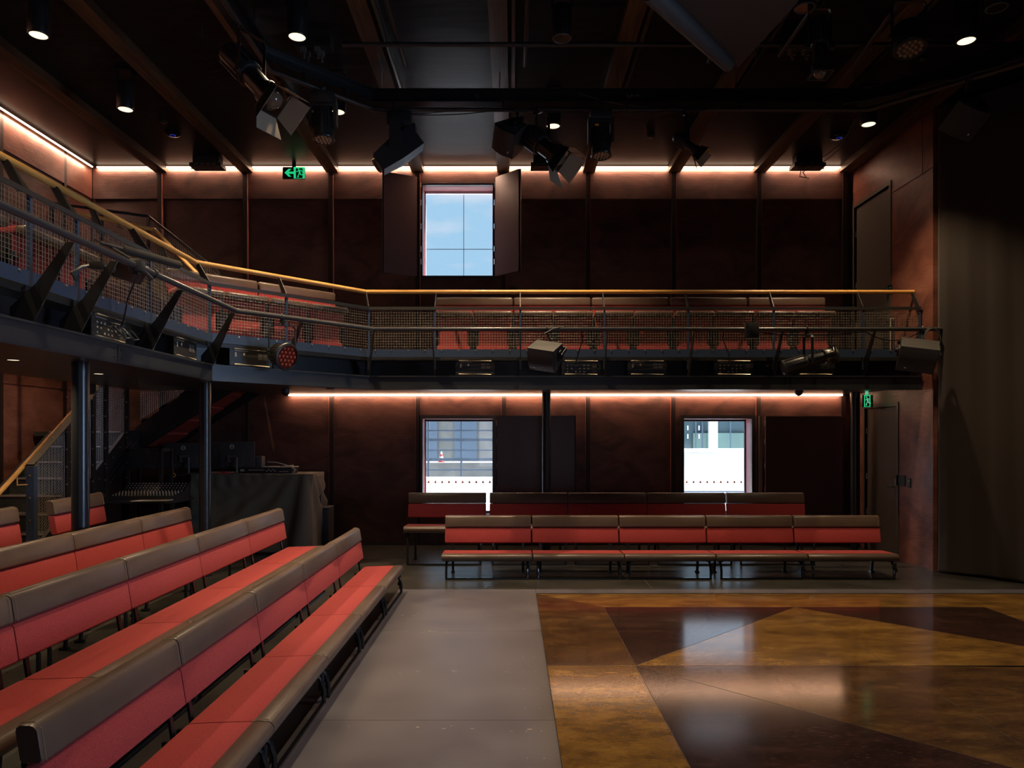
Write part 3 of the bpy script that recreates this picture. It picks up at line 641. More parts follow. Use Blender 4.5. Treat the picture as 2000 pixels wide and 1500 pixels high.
# ================================================================== BENCHES
BW = 1.10
def make_bench(rise, name='bench'):
    """front faces -Y, x centred, origin on floor under seat front"""
    e = empty(name)
    h = rise; hw = BW/2-0.004
    def prof_ext(prof, x0, x1, nm, m, par, r_end=0.0):
        mb = MB(); n = len(prof); rings = []
        xs = [(x0, 0.93), (x0+0.012, 1.0), (x1-0.012, 1.0), (x1, 0.93)]
        cy = sum(p[0] for p in prof)/n; cz = sum(p[1] for p in prof)/n
        for x, s_ in xs: rings.append([mb.addv((x, cy+(p[0]-cy)*s_, cz+(p[1]-cz)*s_)) for p in prof])
        for a, b in zip(rings, rings[1:]):
            for k in range(n): mb.face([a[k], a[(k+1)%n], b[(k+1)%n], b[k]], True)
        mb.face(rings[0][::-1]); mb.face(rings[-1]); return mb.build(nm, m, par)
    def arc(cy, cz, r, a0, a1, n=5): return [(cy+r*math.cos(math.radians(a0+(a1-a0)*k/n)), cz+r*math.sin(math.radians(a0+(a1-a0)*k/n))) for k in range(n+1)]
    z = h
    # seat cushion (red) slightly dished, from behind the roll to the back
    seat = arc(0.10, z+0.285, 0.018, 180, 90, 2)+[(0.26, z+0.298)]+arc(0.415, z+0.270, 0.022, 90, 0, 3)+[(0.437, z+0.235), (0.10, z+0.232)]
    prof_ext(seat, -hw, hw, 'seat_cushion', M['red'], e)
    roll = arc(0.034, z+0.262, 0.043, 95, 262, 8)+[(0.105, z+0.222), (0.112, z+0.240), (0.112, z+0.300), (0.08, z+0.307)]
    o = prof_ext(roll, -hw, hw, 'seat_roll', M['leather'], e)
    for sx in (-1, 1): mb = MB(); mb.path([(sx*(hw-0.010), 0.11, z+0.3015), (sx*(hw-0.010), 0.03, z+0.306), (sx*(hw-0.010), -0.009, z+0.272), (sx*(hw-0.010), 0.01, z+0.224)], 0.0022, 4); mb.build('stitching', M['stitch'], o)
    # backrest leaning back: bottom at y .415, top at .49
    def bk(y, zz): return (y+0.432+(zz-0.36)*0.16, z+zz)
    back = [bk(0.018, 0.378), bk(0.0, 0.392), bk(0.0, 0.56), bk(0.01, 0.572), bk(0.055, 0.572), bk(0.062, 0.56), bk(0.062, 0.395), bk(0.05, 0.378)]
    prof_ext(back, -hw, hw, 'backrest_cushion', M['red'], e)
    top = [bk(0.0, 0.578), bk(-0.010, 0.59), bk(-0.010, 0.70), bk(0.0, 0.716), bk(0.015, 0.722), bk(0.05, 0.722), bk(0.068, 0.712), bk(0.072, 0.695), bk(0.072, 0.59), bk(0.064, 0.578)]
    o = prof_ext(top, -hw, hw, 'backrest_roll', M['leather'], e)
    for sx in (-1, 1):
        mb = MB(); q = [bk(-0.0105, 0.585), bk(-0.011, 0.70), bk(0.012, 0.7235), bk(0.05, 0.7235), bk(0.07, 0.71)]
        mb.path([(sx*(hw-0.022), a, b) for a, b in q], 0.0022, 4); mb.build('stitching', M['stitch'], o)
    # frame
    mb = MB(); mb.box((-hw+0.02, 0.06, z+0.212), (hw-0.02, 0.09, z+0.231)); mb.box((-hw+0.02, 0.39, z+0.212), (hw-0.02, 0.42, z+0.231))
    for sx in (-1, 1): mb.box((sx*(hw-0.075)-0.012, 0.05, z+0.205), (sx*(hw-0.075)+0.012, 0.52, z+0.231))
    mb.build('seat_frame', M['black'], e)
    lx = hw-0.055
    for sx in (-1, 1):
        mb = MB()
        mb.path([(sx*lx, 0.12, z+0.212), (sx*lx, 0.07, z+0.205), (sx*lx, 0.035, z+0.17), (sx*lx, 0.012, z+0.10 if not h else z+0.06), (sx*lx, 0.012, 0.015)], 0.0145, 8)
        mb.build('front_leg', M['blackgloss'], e)
    mb = MB(); mb.box((-lx-0.012, 0.0, 0.0), (lx+0.012, 0.026, 0.022)); mb.build('foot_bar', M['blackgloss'], e)
    for sx in (-1, 1):
        mb = MB(); x = sx*(hw-0.10)
        mb.bar((x, 0.45, z+0.21), (x, 0.48, 0.02), 0.03, 0.02); mb.box((x-0.022, 0.45, 0.0), (x+0.022, 0.52, 0.02)); mb.build('rear_leg', M['black'], e)
        mb = MB(); mb.bar((x, 0.450, z+0.215), (x, 0.495, z+0.50), 0.03, 0.014, up=(0, 1, 0)); mb.build('back_support', M['black'], e)
    mb = MB(); x = hw-0.03
    mb.tube((x, 0.03, z+0.20), (x, 0.03, z+0.13), 0.012, 8); mb.box((x-0.018, 0.015, z+0.09), (x+0.018, 0.05, z+0.13)); mb.tube((x, 0.03, z+0.09), (x-0.008, 0.03, z+0.05), 0.009, 8)
    mb.build('linking_clip', M['black'], e)
    return e
low = make_bench(0.0); tall = make_bench(0.215); high = make_bench(0.37)
_used = set()
def place_bench(proto, x, y, rz, label, group, sx=1.0):
    if proto.name in _used: o = copy_tree(proto)
    else: o = proto; _used.add(proto.name)
    o.location = (x, y, 0); o.rotation_euler = (0, 0, rz); o.scale.x = sx; tag(o, label, 'bench', group); return o
nth = ['leftmost', 'second from left', 'middle', 'second from right', 'rightmost']
PB = 1.112
for k in range(5):
    place_bench(low, -0.862+PB*(k+0.5), 8.80, 0, 'low red bench in the front row facing the camera, %s' % nth[k], 'low benches in the front row by the back wall')
for k in range(5):
    place_bench(tall, -1.46+PB*(k+0.5)+(0.025 if k else -0.008), 9.76, 0, 'tall red bench in the rear row facing the camera, %s' % nth[k], 'tall benches in the rear row by the back wall')
far = ['nearest the camera', 'second from the camera', 'middle', 'second from the far end', 'at the far end']
for k in range(5):
    place_bench(low, -1.21, 8.08-1.10*(4-k+0.5), PI/2, 'low red bench in the row along the grey floor strip, %s' % far[k], 'low benches in the left front row')
for k in range(5):
    place_bench(tall, -2.07, 8.10-1.10*(4-k+0.5), PI/2, 'tall red bench in the left second row, %s' % far[k], 'tall benches in the left second row')
far3 = ['nearest the camera', 'second from the camera', 'second from the far end', 'at the far end']
for k in range(4):
    place_bench(tall, -3.16, 8.23-1.10*(3-k+0.5), PI/2, 'tall red bench in the third row beside the black columns, %s' % far3[k], 'tall benches in the left third row')
place_bench(high, -4.18, 7.88, PI/2+0.10, 'high orange-red bench by the stair, half hidden behind the near column', 'high benches at the back left')
place_bench(high, -4.06, 6.16, PI/2+0.02, 'high orange-red bench cut by the left edge of the photo', 'high benches at the back left')

# ================================================================== GALLERY
RAILX = [-1.02, 0.11, 1.22, 2.33, 3.46, 4.64]
gal = empty('gallery', (0, 9.6, ZS), 0, 'black steel gallery balcony running round the room at first-floor height', 'balcony')
ginv = Matrix.Translation(-V(gal.location))
def GP(o): o.parent = gal; o.matrix_parent_inverse = ginv; return o
XGm, YGm = -3.36, 9.60
C1 = (-1.89, 9.60); C2 = (-3.34, 8.04)
def offs(d):
    """front polyline offset outwards (towards the hall) by d"""
    k = d*0.4142
    return [(5.40, 9.60-d), (C1[0]+k*0.95, 9.60-d), (C2[0]+d, C2[1]-k*1.02), (C2[0]+d, -2.8)]
def prism_xy(mb, poly, z0, z1): mb.prism([(x, y, z0) for x, y in poly], (0, 0, z1-z0))
# deck and soffit with the stair opening
front = offs(-0.05)
def deck(z0, z1, nm, m):
    mb = MB()
    prism_xy(mb, [front[0], (5.40, YB-0.075), (-3.95, YB-0.075), (-3.95, 10.5), (-3.3, 10.5), (-3.3, 8.2), (front[2][0], front[2][1]), (front[1][0], front[1][1])], z0, z1)
    prism_xy(mb, [(-3.3, 10.5), (-5.36, 10.5), (-5.36, -2.8), (front[3][0], -2.8), (front[2][0], front[2][1]), (-3.3, 8.2)], z0, z1)
    prism_xy(mb, [(-5.36, 6.3), (XL+0.03, 6.3), (XL+0.03, -2.8), (-5.36, -2.8)], z0, z1)
    GP(mb.build(nm, m))
deck(ZG-0.06, ZG, 'deck', M['floor']); deck(ZS, ZS+0.02, 'soffit', M['soffit'])
# fascia channel: web plus flanges
def strip(poly_a, poly_b, z0, z1, nm, m):
    mb = MB()
    for k in range(3):
        mb.prism([(*poly_a[k], z0), (*poly_a[k+1], z0), (*poly_b[k+1], z0), (*poly_b[k], z0)], (0, 0, z1-z0))
    return GP(mb.build(nm, m))
strip(offs(0.0), offs(0.03), 2.362, 2.515, 'fascia_beam', M['beam'])
strip(offs(-0.30), offs(0.05), 2.515, 2.532, 'ledge_plate', M['beam'])
strip(offs(-0.06), offs(0.04), 2.350, 2.362, 'bottom_flange', M['beam'])
strip(offs(-0.30), offs(-0.27), 2.532, 2.74, 'recess_web', M['black'])
mb = MB()
for y in (6.1, 3.6): mb.box((C2[0]+0.031, y, 2.37), (C2[0]+0.036, y+0.004, 2.51))
for y in (6.05, 6.16): 
    for z in (2.40, 2.47): mb.tube((C2[0]+0.03, y, z), (C2[0]+0.036, y, z), 0.007, 8)
GP(mb.build('splice_bolt', M['black']))

# guard rail
gr = empty('gallery_guardrail', (0, YGm, ZG), 0, 'wire mesh guardrail with ochre timber handrail along the gallery edge', 'guardrail')
rinv = Matrix.Translation(-V(gr.location))
def RP(o): o.parent = gr; o.matrix_parent_inverse = rinv; return o
ZT0, ZT1 = 2.78, 2.885     # toe board
ZM = 3.44
g0 = offs(0.0)
toe_a, toe_b = offs(0.0), offs(0.008)
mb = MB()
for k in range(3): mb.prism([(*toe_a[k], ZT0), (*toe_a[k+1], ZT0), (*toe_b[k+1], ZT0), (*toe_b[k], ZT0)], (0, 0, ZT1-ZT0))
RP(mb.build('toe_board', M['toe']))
ta, tb = offs(-0.035), offs(0.012)
mb = MB()
for k in range(3): mb.prism([(*ta[k], ZM-0.004), (*ta[k+1], ZM-0.004), (*tb[k+1], ZM-0.004), (*tb[k], ZM-0.004)], (0, 0, 0.008)); mb.prism([(*offs(0.004)[k], ZM-0.035), (*offs(0.004)[k+1], ZM-0.035), (*offs(0.012)[k+1], ZM-0.035), (*offs(0.012)[k], ZM-0.035)], (0, 0, 0.031))
RP(mb.build('top_bar', M['post']))
# post stations: (x, y, normal outwards)
st = [(5.39, 9.6, (0, -1))]+[(x, 9.6, (0, -1)) for x in RAILX[::-1]]
d12 = (V((*C2, 0))-V((*C1, 0))); L12 = d12.length; nd = V((d12.y, -d12.x, 0)).normalized(); nd = (abs(nd.x), -abs(nd.y))
dm = lambda t: (C1[0]+d12.x*t, C1[1]+d12.y*t)
st.append((C1[0], C1[1], (0.38, -0.92))); st.append((*dm(0.56), nd)); st.append((C2[0], C2[1]+0.01, (0.92, -0.38)))
for y in (6.73, 5.60, 5.05, 3.9, 2.7): st.append((C2[0], y, (1, 0)))
mb_all = []
for (x, y, n) in st:
    n = V((n[0], n[1], 0)).normalized(); t = V((-n.y, n.x, 0)); p = V((x, y, 0))
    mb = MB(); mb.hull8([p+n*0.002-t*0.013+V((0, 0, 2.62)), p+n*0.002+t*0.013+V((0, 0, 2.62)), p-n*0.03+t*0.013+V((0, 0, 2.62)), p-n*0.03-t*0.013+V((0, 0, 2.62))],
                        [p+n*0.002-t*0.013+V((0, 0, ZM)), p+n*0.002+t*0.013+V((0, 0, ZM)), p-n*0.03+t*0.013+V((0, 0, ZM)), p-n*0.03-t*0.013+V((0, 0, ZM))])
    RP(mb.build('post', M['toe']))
    mb = MB(); b = p+V((0, 0, ZM+0.002)); tp = p-n*0.16+V((0, 0, 3.665))
    mb.prism([b+n*0.0-t*0.005, b-n*0.10-t*0.005, tp-n*0.06-t*0.005, tp+n*0.0-t*0.005], t*0.010)
    RP(mb.build('handrail_bracket', M['post']))
# mesh bays
for (a, b) in zip(st, st[1:]):
    pa = V((a[0], a[1], 0)); pb = V((b[0], b[1], 0)); d = (pb-pa).normalized()*0.015
    off = V((0, 0, 0))
    mb = MB(); wire_panel(mb, pa+d+V((0, 0, ZT1)), pb-d+V((0, 0, ZT1)), pb-d+V((0, 0, ZM-0.006)), pa+d+V((0, 0, ZM-0.006)), 0.035, 0.0018)
    RP(mb.build('mesh_panel', M['wire']))
# studs
mb = MB()
for (a, b) in zip(st, st[1:]):
    pa = V((a[0], a[1], 0)); pb = V((b[0], b[1], 0)); n = V((a[2][0], a[2][1], 0)).normalized()
    if a is st[6+0] or True: nn = (pb-pa).normalized(); n = V((-nn.y, nn.x, 0)); n = n if (n.x > 0.2 or n.y < -0.2) else -n
    if n.y > 0.3 or n.x < -0.3: n = -n
    cnt = max(1, round((pb-pa).length/0.235))
    for k in range(cnt):
        p = pa.lerp(pb, (k+0.6)/cnt)+V((0, 0, 2.868)); mb = MB(); mb.tube(p+n*0.007, p+n*0.016, 0.009, 8); RP(mb.build('stud', M['brass']))
ho = offs(-0.19); hz = 3.68
mb = MB(); mb.path([(5.41, ho[0][1], hz), (ho[1][0], ho[1][1], hz), (ho[2][0], ho[2][1], hz), (ho[3][0], -2.7, hz)], 0.026, 14)
RP(mb.build('handrail', M['ochre']))
mb = MB()
for y in (7.35, 6.15, 4.45):
    mb.prism([(-3.53, y, 3.66), (-3.58, y, 3.66), (-3.50, y, 3.44), (-3.43, y, 3.44)], (0, 0.01, 0))
RP(mb.build('rail_support', M['post']))

# lighting bar on fins ----------------------------------------------------
bar = empty('lighting_bar', (0, 9.27, 3.10), 0, 'dark steel scaffold pipe held on slanted fins in front of the gallery', 'lighting bar')
binv = Matrix.Translation(-V(bar.location))
def BP(o): o.parent = bar; o.matrix_parent_inverse = binv; return o
po = offs(0.345); ZP = 3.10; PR = 0.0245
PIPE = [(5.47, po[0][1], ZP), (po[1][0], po[1][1], ZP), (po[2][0], po[2][1], ZP), (po[3][0], -2.7, ZP)]
mb = MB(); mb.path(PIPE, PR, 16); BP(mb.build('pipe', mat('pipe_grey', (0.06, 0.06, 0.062), 0.3, metal=0.3)))
fins = [(x, 9.6, (0, -1)) for x in RAILX]+[(C1[0], C1[1], (0.38, -0.92)), (*dm(0.56), nd), (C2[0], C2[1]+0.0, (0.92, -0.38))]+[(C2[0], y, (1, 0)) for y in (6.67, 5.56, 5.01, 3.8, 2.6)]
for (x, y, n) in fins:
    n = V((n[0], n[1], 0)).normalized(); t = V((-n.y, n.x, 0)); p = V((x, y, 0))
    s_ = 1.0/max(0.92, 1.0)
    k1 = 1.08 if abs(n.x) > 0.3 and abs(n.y) > 0.3 else 1.0
    def q(o_, z): return p+n*(o_*k1)-t*0.005+V((0, 0, z))
    mb = MB(); mb.prism([q(0.045, 2.533), q(-0.12, 2.533), q(-0.118, 2.63), q(0.065, 2.80), q(0.268, ZP-0.02), q(0.325, ZP-0.02)], t*0.010)
    BP(mb.build('fin', M['finsteel']))

# columns --------------------------------------------------------------------
for (x, y, r, lab) in ((-3.87, 6.52, 0.072, 'round black steel column nearest the camera on the left'), (-3.82, 9.05, 0.070, 'round black steel column in front of the control desk'),
                       (0.52, 11.0, 0.068, 'round black steel column between the two lower windows'), (5.20, 11.02, 0.068, 'round black steel column beside the lower door on the right')):
    e = empty('column', (x, y, 0), 0, lab, 'column', 'gallery columns')
    mb = MB(); mb.lathe([(r, 0.012), (r, ZS-0.001)], n=40); mb.build('shaft', M['column'], e)
    mb = MB(); mb.lathe([(r+0.012, 0), (r+0.012, 0.012)], n=32); mb.build('base_plate', M['black'], e)

# gallery benches ---------------------------------------------------------------
def make_gallery_bench():
    e = empty('gallery_bench'); hw = 0.548
    for sx in (-1, 1):
        c = sx*0.274
        mb = MB(); mb.rbox((c-0.262, 0.06, 0.585), (c+0.262, 0.40, 0.65), 0.02, 3); mb.build('seat_cushion', M['red'], e)
        mb = MB(); mb.rbox((c-0.270, -0.02, 0.575), (c+0.270, 0.075, 0.655), 0.030, 4); mb.build('seat_roll', M['leather'], e)
        mb = MB()
        mb.prism([(c-0.255, 0.09, 0.575), (c+0.255, 0.09, 0.575), (c+0.255, 0.09, 0.43), (c+0.19, 0.09, 0.41), (c+0.19, 0.09, 0.20), (c+0.225, 0.09, 0.18), (c+0.225, 0.09, 0.10), (c-0.225, 0.09, 0.10), (c-0.225, 0.09, 0.18), (c-0.19, 0.09, 0.20), (c-0.19, 0.09, 0.41), (c-0.255, 0.09, 0.43)], (0, 0.04, 0))
        mb.build('front_apron', M['red'], e)
    mb = MB(); mb.rbox((-hw, 0.34, 0.64), (hw, 0.40, 0.78), 0.015, 2); mb.build('backrest_cushion', M['red'], e)
    mb = MB(); mb.rbox((-hw, 0.325, 0.78), (hw, 0.41, 0.905), 0.03, 4); mb.build('backrest_roll', M['leather'], e)
    for x in (-0.53, 0.0, 0.53):
        mb = MB(); mb.box((x-0.012, 0.10, 0.0), (x+0.012, 0.38, 0.585)); mb.box((x-0.012, 0.36, 0.585), (x+0.012, 0.385, 0.80)); mb.build('support_frame', M['black'], e)
    for x in (-0.50, 0.03, 0.50):
        mb = MB(); mb.box((x-0.07, 0.13, 0.30), (x+0.07, 0.20, 0.46)); mb.box((x-0.05, 0.075, 0.40), (x-0.03, 0.13, 0.44)); mb.box((x+0.03, 0.075, 0.40), (x+0.05, 0.13, 0.44)); mb.build('hinge_block', M['black'], e)
    return e
gb = make_gallery_bench(); first = True
def put_gb(x, y, rz, lab, grp):
    global first
    o = gb if first else copy_tree(gb); first = False
    o.location = (x, y, ZG); o.rotation_euler = (0, 0, rz); tag(o, lab, 'bench', grp)
for k in range(5):
    put_gb(-1.09+1.107*(k+0.5), 9.96, 0, 'red gallery bench with leather backrest behind the mesh, %s along the back wall' % nth[k], 'gallery benches along the back wall')
a45 = math.atan2(0.77, 0.80)
for k, lab in ((0, 'red gallery bench behind the angled mesh, right one nearer the upper window'), (1, 'red gallery bench behind the angled mesh, left one nearer the stair')):
    bx, by = -2.44-0.80*(k+0.5), 10.02-0.77*(k+0.5); nx, ny = math.sin(a45), -math.cos(a45)
    put_gb(bx+nx*0.37, by+ny*0.37, a45, lab, 'gallery benches on the angled side')
for k, (y, lab) in enumerate(((6.42, 'red gallery bench behind the left side mesh, beside the microphone'), (5.16, 'red gallery bench behind the left side mesh, at the edge of the photo'), (3.9, 'red gallery bench on the left side gallery nearest the camera'))):
    put_gb(-3.95, y, PI/2, lab, 'gallery benches on the left side')

# ================================================================== STAIRCASE
stc = empty('staircase', (-5.9, 8.0, 0), 0, 'dark steel staircase with speckled treads and mesh sides in the far left corner', 'staircase')
sinv = Matrix.Translation(-V(stc.location))
def SP(o): o.parent = stc; o.matrix_parent_inverse = sinv; return o
SX0, SX1 = -6.40, -5.42
for n in range(1, 10):
    yn = 10.07-0.27*(9-n); zt = 0.2*n
    mb = MB(); mb.box((SX0, yn, zt-0.2), (SX1, yn+0.03, zt-0.03)); mb.box((SX0, yn, zt-0.03), (SX1, yn+(0.30 if n < 9 else 0.1), zt))
    t_ = SP(mb.build('tread', M['tread']))
    mb = MB(); mb.box((SX0, yn-0.012, zt-0.012), (SX1, yn+0.03, zt+0.004))
    for k in range(24): mb.box((SX0+0.02+k*0.04, yn-0.014, zt-0.010), (SX0+0.04+k*0.04, yn-0.012, zt+0.002))
    SP(mb.build('nosing_strip', M['alu']))
mb = MB(); mb.box((XL+0.03, 10.15, 1.74), (-5.40, YB-0.03, 1.80)); SP(mb.build('landing', M['tread']))
mb = MB(); mb.prism([(SX1+0.002, 7.72, 0.0), (SX1+0.002, 8.2, 0.0), (SX1+0.002, 10.5, 1.55), (SX1+0.002, 10.5, 1.82), (SX1+0.002, 10.15, 1.82), (SX1+0.002, 7.72, 0.12)], (0.045, 0, 0)); SP(mb.build('stringer', M['black']))
mb = MB(); mb.prism([(SX0-0.047, 7.72, 0.0), (SX0-0.047, 8.2, 0.0), (SX0-0.047, 10.5, 1.55), (SX0-0.047, 10.5, 1.82), (SX0-0.047, 10.15, 1.82), (SX0-0.047, 7.72, 0.12)], (0.045, 0, 0)); SP(mb.build('stringer', M['black']))
mb = MB()
for q in (0.0, 0.1): mb.bar((SX1+0.055, 8.1, 0.04+q), (SX1+0.055, 10.45, 1.64+q), 0.012, 0.012)
SP(mb.build('edge_trim', M['post']))
# upper flight to +X
for n in range(1, 6):
    xn = -5.40+0.28*(n-1); zt = 1.8+0.2*n
    if n < 5:
        mb = MB(); mb.box((xn, 10.58, zt-0.03), (xn+0.30, YB-0.06, zt)); mb.box((xn, 10.58, zt-0.2), (xn+0.02, YB-0.06, zt-0.03)); SP(mb.build('tread', M['tread']))
    mb = MB(); mb.prism([(xn-0.02, 10.58, zt-0.42), (xn+0.27, 10.58, zt-0.235), (xn+0.27, 10.58, zt-0.21), (xn-0.02, 10.58, zt-0.395)], (0, YB-0.08-10.58, 0)); SP(mb.build('soffit_board', M['soffitred']))
for y in (10.52, YB-0.055):
    mb = MB(); mb.prism([(-5.45, y, 1.50), (-5.45, y, 1.86), (-4.05, y, 2.86), (-3.955, y, 2.86), (-3.955, y, 2.44)], (0, 0.045, 0)); SP(mb.build('stringer', M['black']))
mb = MB(); mb.bar((-5.42, 10.515, 1.56), (-4.02, 10.515, 2.44), 0.02, 0.025); SP(mb.build('edge_trim', M['post']))
# guards
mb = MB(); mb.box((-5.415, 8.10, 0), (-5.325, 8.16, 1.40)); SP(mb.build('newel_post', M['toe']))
mb = MB(); mb.hull8([(-5.415, 8.10, 1.40), (-5.325, 8.10, 1.40), (-5.325, 8.16, 1.40), (-5.415, 8.16, 1.40)], [(-5.415, 8.10, 1.425), (-5.325, 8.10, 1.425), (-5.325, 8.16, 1.465), (-5.415, 8.16, 1.465)])
mb.hull8([(-5.415, 8.10, 1.41), (-5.325, 8.10, 1.41), (-5.325, 8.10, 1.425), (-5.415, 8.10, 1.425)], [(-5.415, 9.40, 2.34), (-5.325, 9.40, 2.34), (-5.325, 9.40, 2.355), (-5.415, 9.40, 2.355)])
SP(mb.build('guard_cap', mat('cap_olive', (0.11, 0.095, 0.06), 0.4)))
def sstud(p, q, r): mb = MB(); mb.tube(p, q, r, 8); SP(mb.build('stud', M['brass']))
for k in range(5): sstud((-5.37, 8.094, 0.3+k*0.25), (-5.37, 8.10, 0.3+k*0.25), 0.011)
for k in range(5):
    t = (k+0.6)/5; p = V((-5.37, 8.10, 1.425)).lerp(V((-5.37, 9.4, 2.355)), t); sstud(p, p+V((0, -0.003, 0.005)), 0.011)
for (y, x) in ((8.79, -5.39), (9.33, -5.39), (9.62, -5.39), (10.14, -5.39)):
    for k in range(7): sstud((-5.352, y-0.052, 0.95+k*0.21), (-5.352, y-0.046, 0.95+k*0.21), 0.009)
for k in range(5):
    t = (k+0.5)/5; p = V((-5.37, 9.35, 1.12)).lerp(V((-5.37, 10.2, 1.78)), t); sstud(p+V((0.02, -0.02, 0)), p+V((0.02, -0.014, 0)), 0.009)
for (y, z0, z1) in ((8.79, 0.7, 1.88), (9.33, 0.0, ZS-0.001), (9.62, 1.0, ZS-0.001), (10.14, 0.0, ZS-0.001)):
    mb = MB(); mb.box((-5.42, y-0.045, z0), (-5.355, y+0.03, z1)); SP(mb.build('guard_post', M['black']))
def spanel(a, b, c, d):
    mb = MB(); wire_panel(mb, a, b, c, d, 0.036, 0.0018); SP(mb.build('mesh_panel', M['wire']))
spanel((-5.38, 8.16, 0.30), (-5.38, 8.76, 0.72), (-5.38, 8.76, 1.86), (-5.38, 8.16, 1.44))
spanel((-5.38, 8.82, 0.76), (-5.38, 9.30, 1.10), (-5.38, 9.30, 2.25), (-5.38, 8.82, 1.90))
spanel((-5.38, 9.36, 1.14), (-5.38, 9.58, 1.30), (-5.38, 9.58, 2.39), (-5.38, 9.36, 2.39))
spanel((-5.38, 9.66, 1.36), (-5.38, 10.10, 1.70), (-5.38, 10.10, 2.39), (-5.38, 9.66, 2.39))
spanel((-5.40, 10.53, 1.95), (-4.75, 10.53, 2.38), (-4.75, 10.53, 2.3999), (-5.40, 10.53, 2.39))
mb = MB(); mb.path([(-5.46, 7.63, 1.06), (-5.46, 9.7, 2.50)], 0.026, 14); mb.path([(-5.46, 8.02, 1.30), (-5.46, 8.02, 1.20), (-5.40, 8.1, 1.20)], 0.007, 6); SP(mb.build('handrail', M['ochre']))
# stairwell guard on the gallery
sw = empty('stairwell_guard', (-5.0, 10.0, ZG), 0, 'black mesh guard with ochre rail around the stairwell on the gallery', 'guardrail')
winv = Matrix.Translation(-V(sw.location))
def WP(o): o.parent = sw; o.matrix_parent_inverse = winv; return o
A_ = V((-5.97, 9.43, 4.76)); B_ = V((-5.0, 10.0, 4.76)); C_ = V((-3.92, 9.75, 3.93))
for a, b in ((A_, B_), (B_, C_)):
    mb = MB(); mb.bar(a, b, 0.03, 0.03); WP(mb.build('top_bar', M['black']))
    dn = V((0, 0, 1.0))
    mb = MB(); wire_panel(mb, a-dn, b-dn, b-V((0, 0, .015)), a-V((0, 0, .015)), 0.04, 0.002); WP(mb.build('mesh_panel', M['wire']))
for p, z0 in ((A_, ZG), (B_, ZG), (C_, ZG), ((A_+B_)/2, ZG)):
    mb = MB(); mb.bar((p.x, p.y, z0), (p.x, p.y, p.z), 0.035, 0.035); WP(mb.build('post', M['black']))
R0 = W(140, 414, 9.38); R1 = W(302, 449, 9.92); R2 = W(386, 535, 9.66); 
mb = MB(); mb.path([R0+(R0-R1)*0.2, R1, R2], 0.023, 12); WP(mb.build('handrail', M['ochre']))
mb = MB()
for p in (R0, R0.lerp(R1, 0.55), R1.lerp(R2, 0.4)): mb.path([p, p-V((0, 0, 0.06)), p+V((0, 0.1, -0.06))], 0.006, 5)
WP(mb.build('rail_bracket', M['black']))

# ================================================================== DRAPE (right)
mb = MB(); ctrl = [(5.455, 9.30), (5.50, 9.18), (5.70, 8.95), (5.95, 8.62), (6.30, 8.15), (6.75, 7.45), (7.0, 6.6), (7.02, 5.2), (7.02, 3.0)]
pl = []
for (a, b) in zip(ctrl, ctrl[1:]):
    n = max(3, int(math.dist(a, b)/0.03))
    for k in range(n): pl.append((a[0]+(b[0]-a[0])*k/n, a[1]+(b[1]-a[1])*k/n))
s = 0; rows = []; zs = [0.01, 0.05, 0.15, 0.4, 0.9, 1.6, 2.6, 3.6, 4.6, 5.4, 5.92]
for zi, z in enumerate(zs):
    s = 0; row = []
    for k, (x, y) in enumerate(pl):
        if k: s += math.dist(pl[k-1], pl[k])
        j = min(k+1, len(pl)-1); i = max(0, k-1); tx, ty = pl[j][0]-pl[i][0], pl[j][1]-pl[i][1]; L_ = math.hypot(tx, ty) or 1
        nx, ny = ty/L_, -tx/L_
        damp = min(1, s/0.4)
        amp = (0.004+0.003*math.sin(s*1.3+z*0.4))*damp+0.002
        o_ = amp*math.sin(s*2*PI/0.33+0.5*math.sin(s*2.1)+0.12*z)+0.002*damp*math.sin(s*2*PI/0.13+z*0.7)
        if z < 0.2: o_ += 0.02*math.sin(s*5+1)*(0.2-z)/0.2
        row.append(mb.addv((x+nx*o_, y+ny*o_, z+(0.02*math.sin(s*3) if z < 0.02 else 0))))
    rows.append(row)
for a, b in zip(rows, rows[1:]):
    for k in range(len(a)-1): mb.face([a[k], a[k+1], b[k+1], b[k]], True)
o = mb.build('stage_drape', M['curtain'], loc=(6.0, 8.5, 0), sharp=False); tag(o, 'tall black wool stage curtain hanging at the right edge', 'curtain')
so = o.modifiers.new('thick', 'SOLIDIFY'); so.thickness = 0.006

# ================================================================== CEILING RIG
rig = empty('ceiling_rig', (0, 8.4, 5.6), 0, 'black steel ring beam hung below the ceiling joists', 'truss')
ri = Matrix.Translation(-V(rig.location))
def IP(o, par=rig, inv=ri): o.parent = par; o.matrix_parent_inverse = inv; return o
def ring(d): return [(-2.60+d, 2.0), (-2.60+d, 7.45-d*0.414), (-1.63+d*0.414, 8.42-d), (4.12-d*0.414, 8.42-d), (5.25-d, 7.29-d*0.414), (5.25-d, 2.0)]
def ringstrip(mb, d0, d1, z0, z1):
    a, b = ring(d0), ring(d1)
    for k in range(5): mb.prism([(*a[k], z0), (*a[k+1], z0), (*b[k+1], z0), (*b[k], z0)], (0, 0, z1-z0))
mb = MB(); ringstrip(mb, 0.045, 0.060, 5.575, 5.70); IP(mb.build('beam_web', M['black']))
mb = MB(); ringstrip(mb, -0.03, 0.12, 5.563, 5.575); IP(mb.build('bottom_flange', M['blackgloss']))
mb = MB(); ringstrip(mb, -0.03, 0.12, 5.70, 5.712); IP(mb.build('top_flange', M['black']))
for (x, y) in [(x, 8.37) for x in JX[3:9]]+[(x, y) for y in (3.5, 5.5, 7.2) for x in (-2.55, 5.20)]:
    mb = MB(); mb.tube((x, y, 5.71), (x, y, 5.93 if y > 8 else ZC), 0.008, 6); IP(mb.build('hanger_rod', M['galv']))
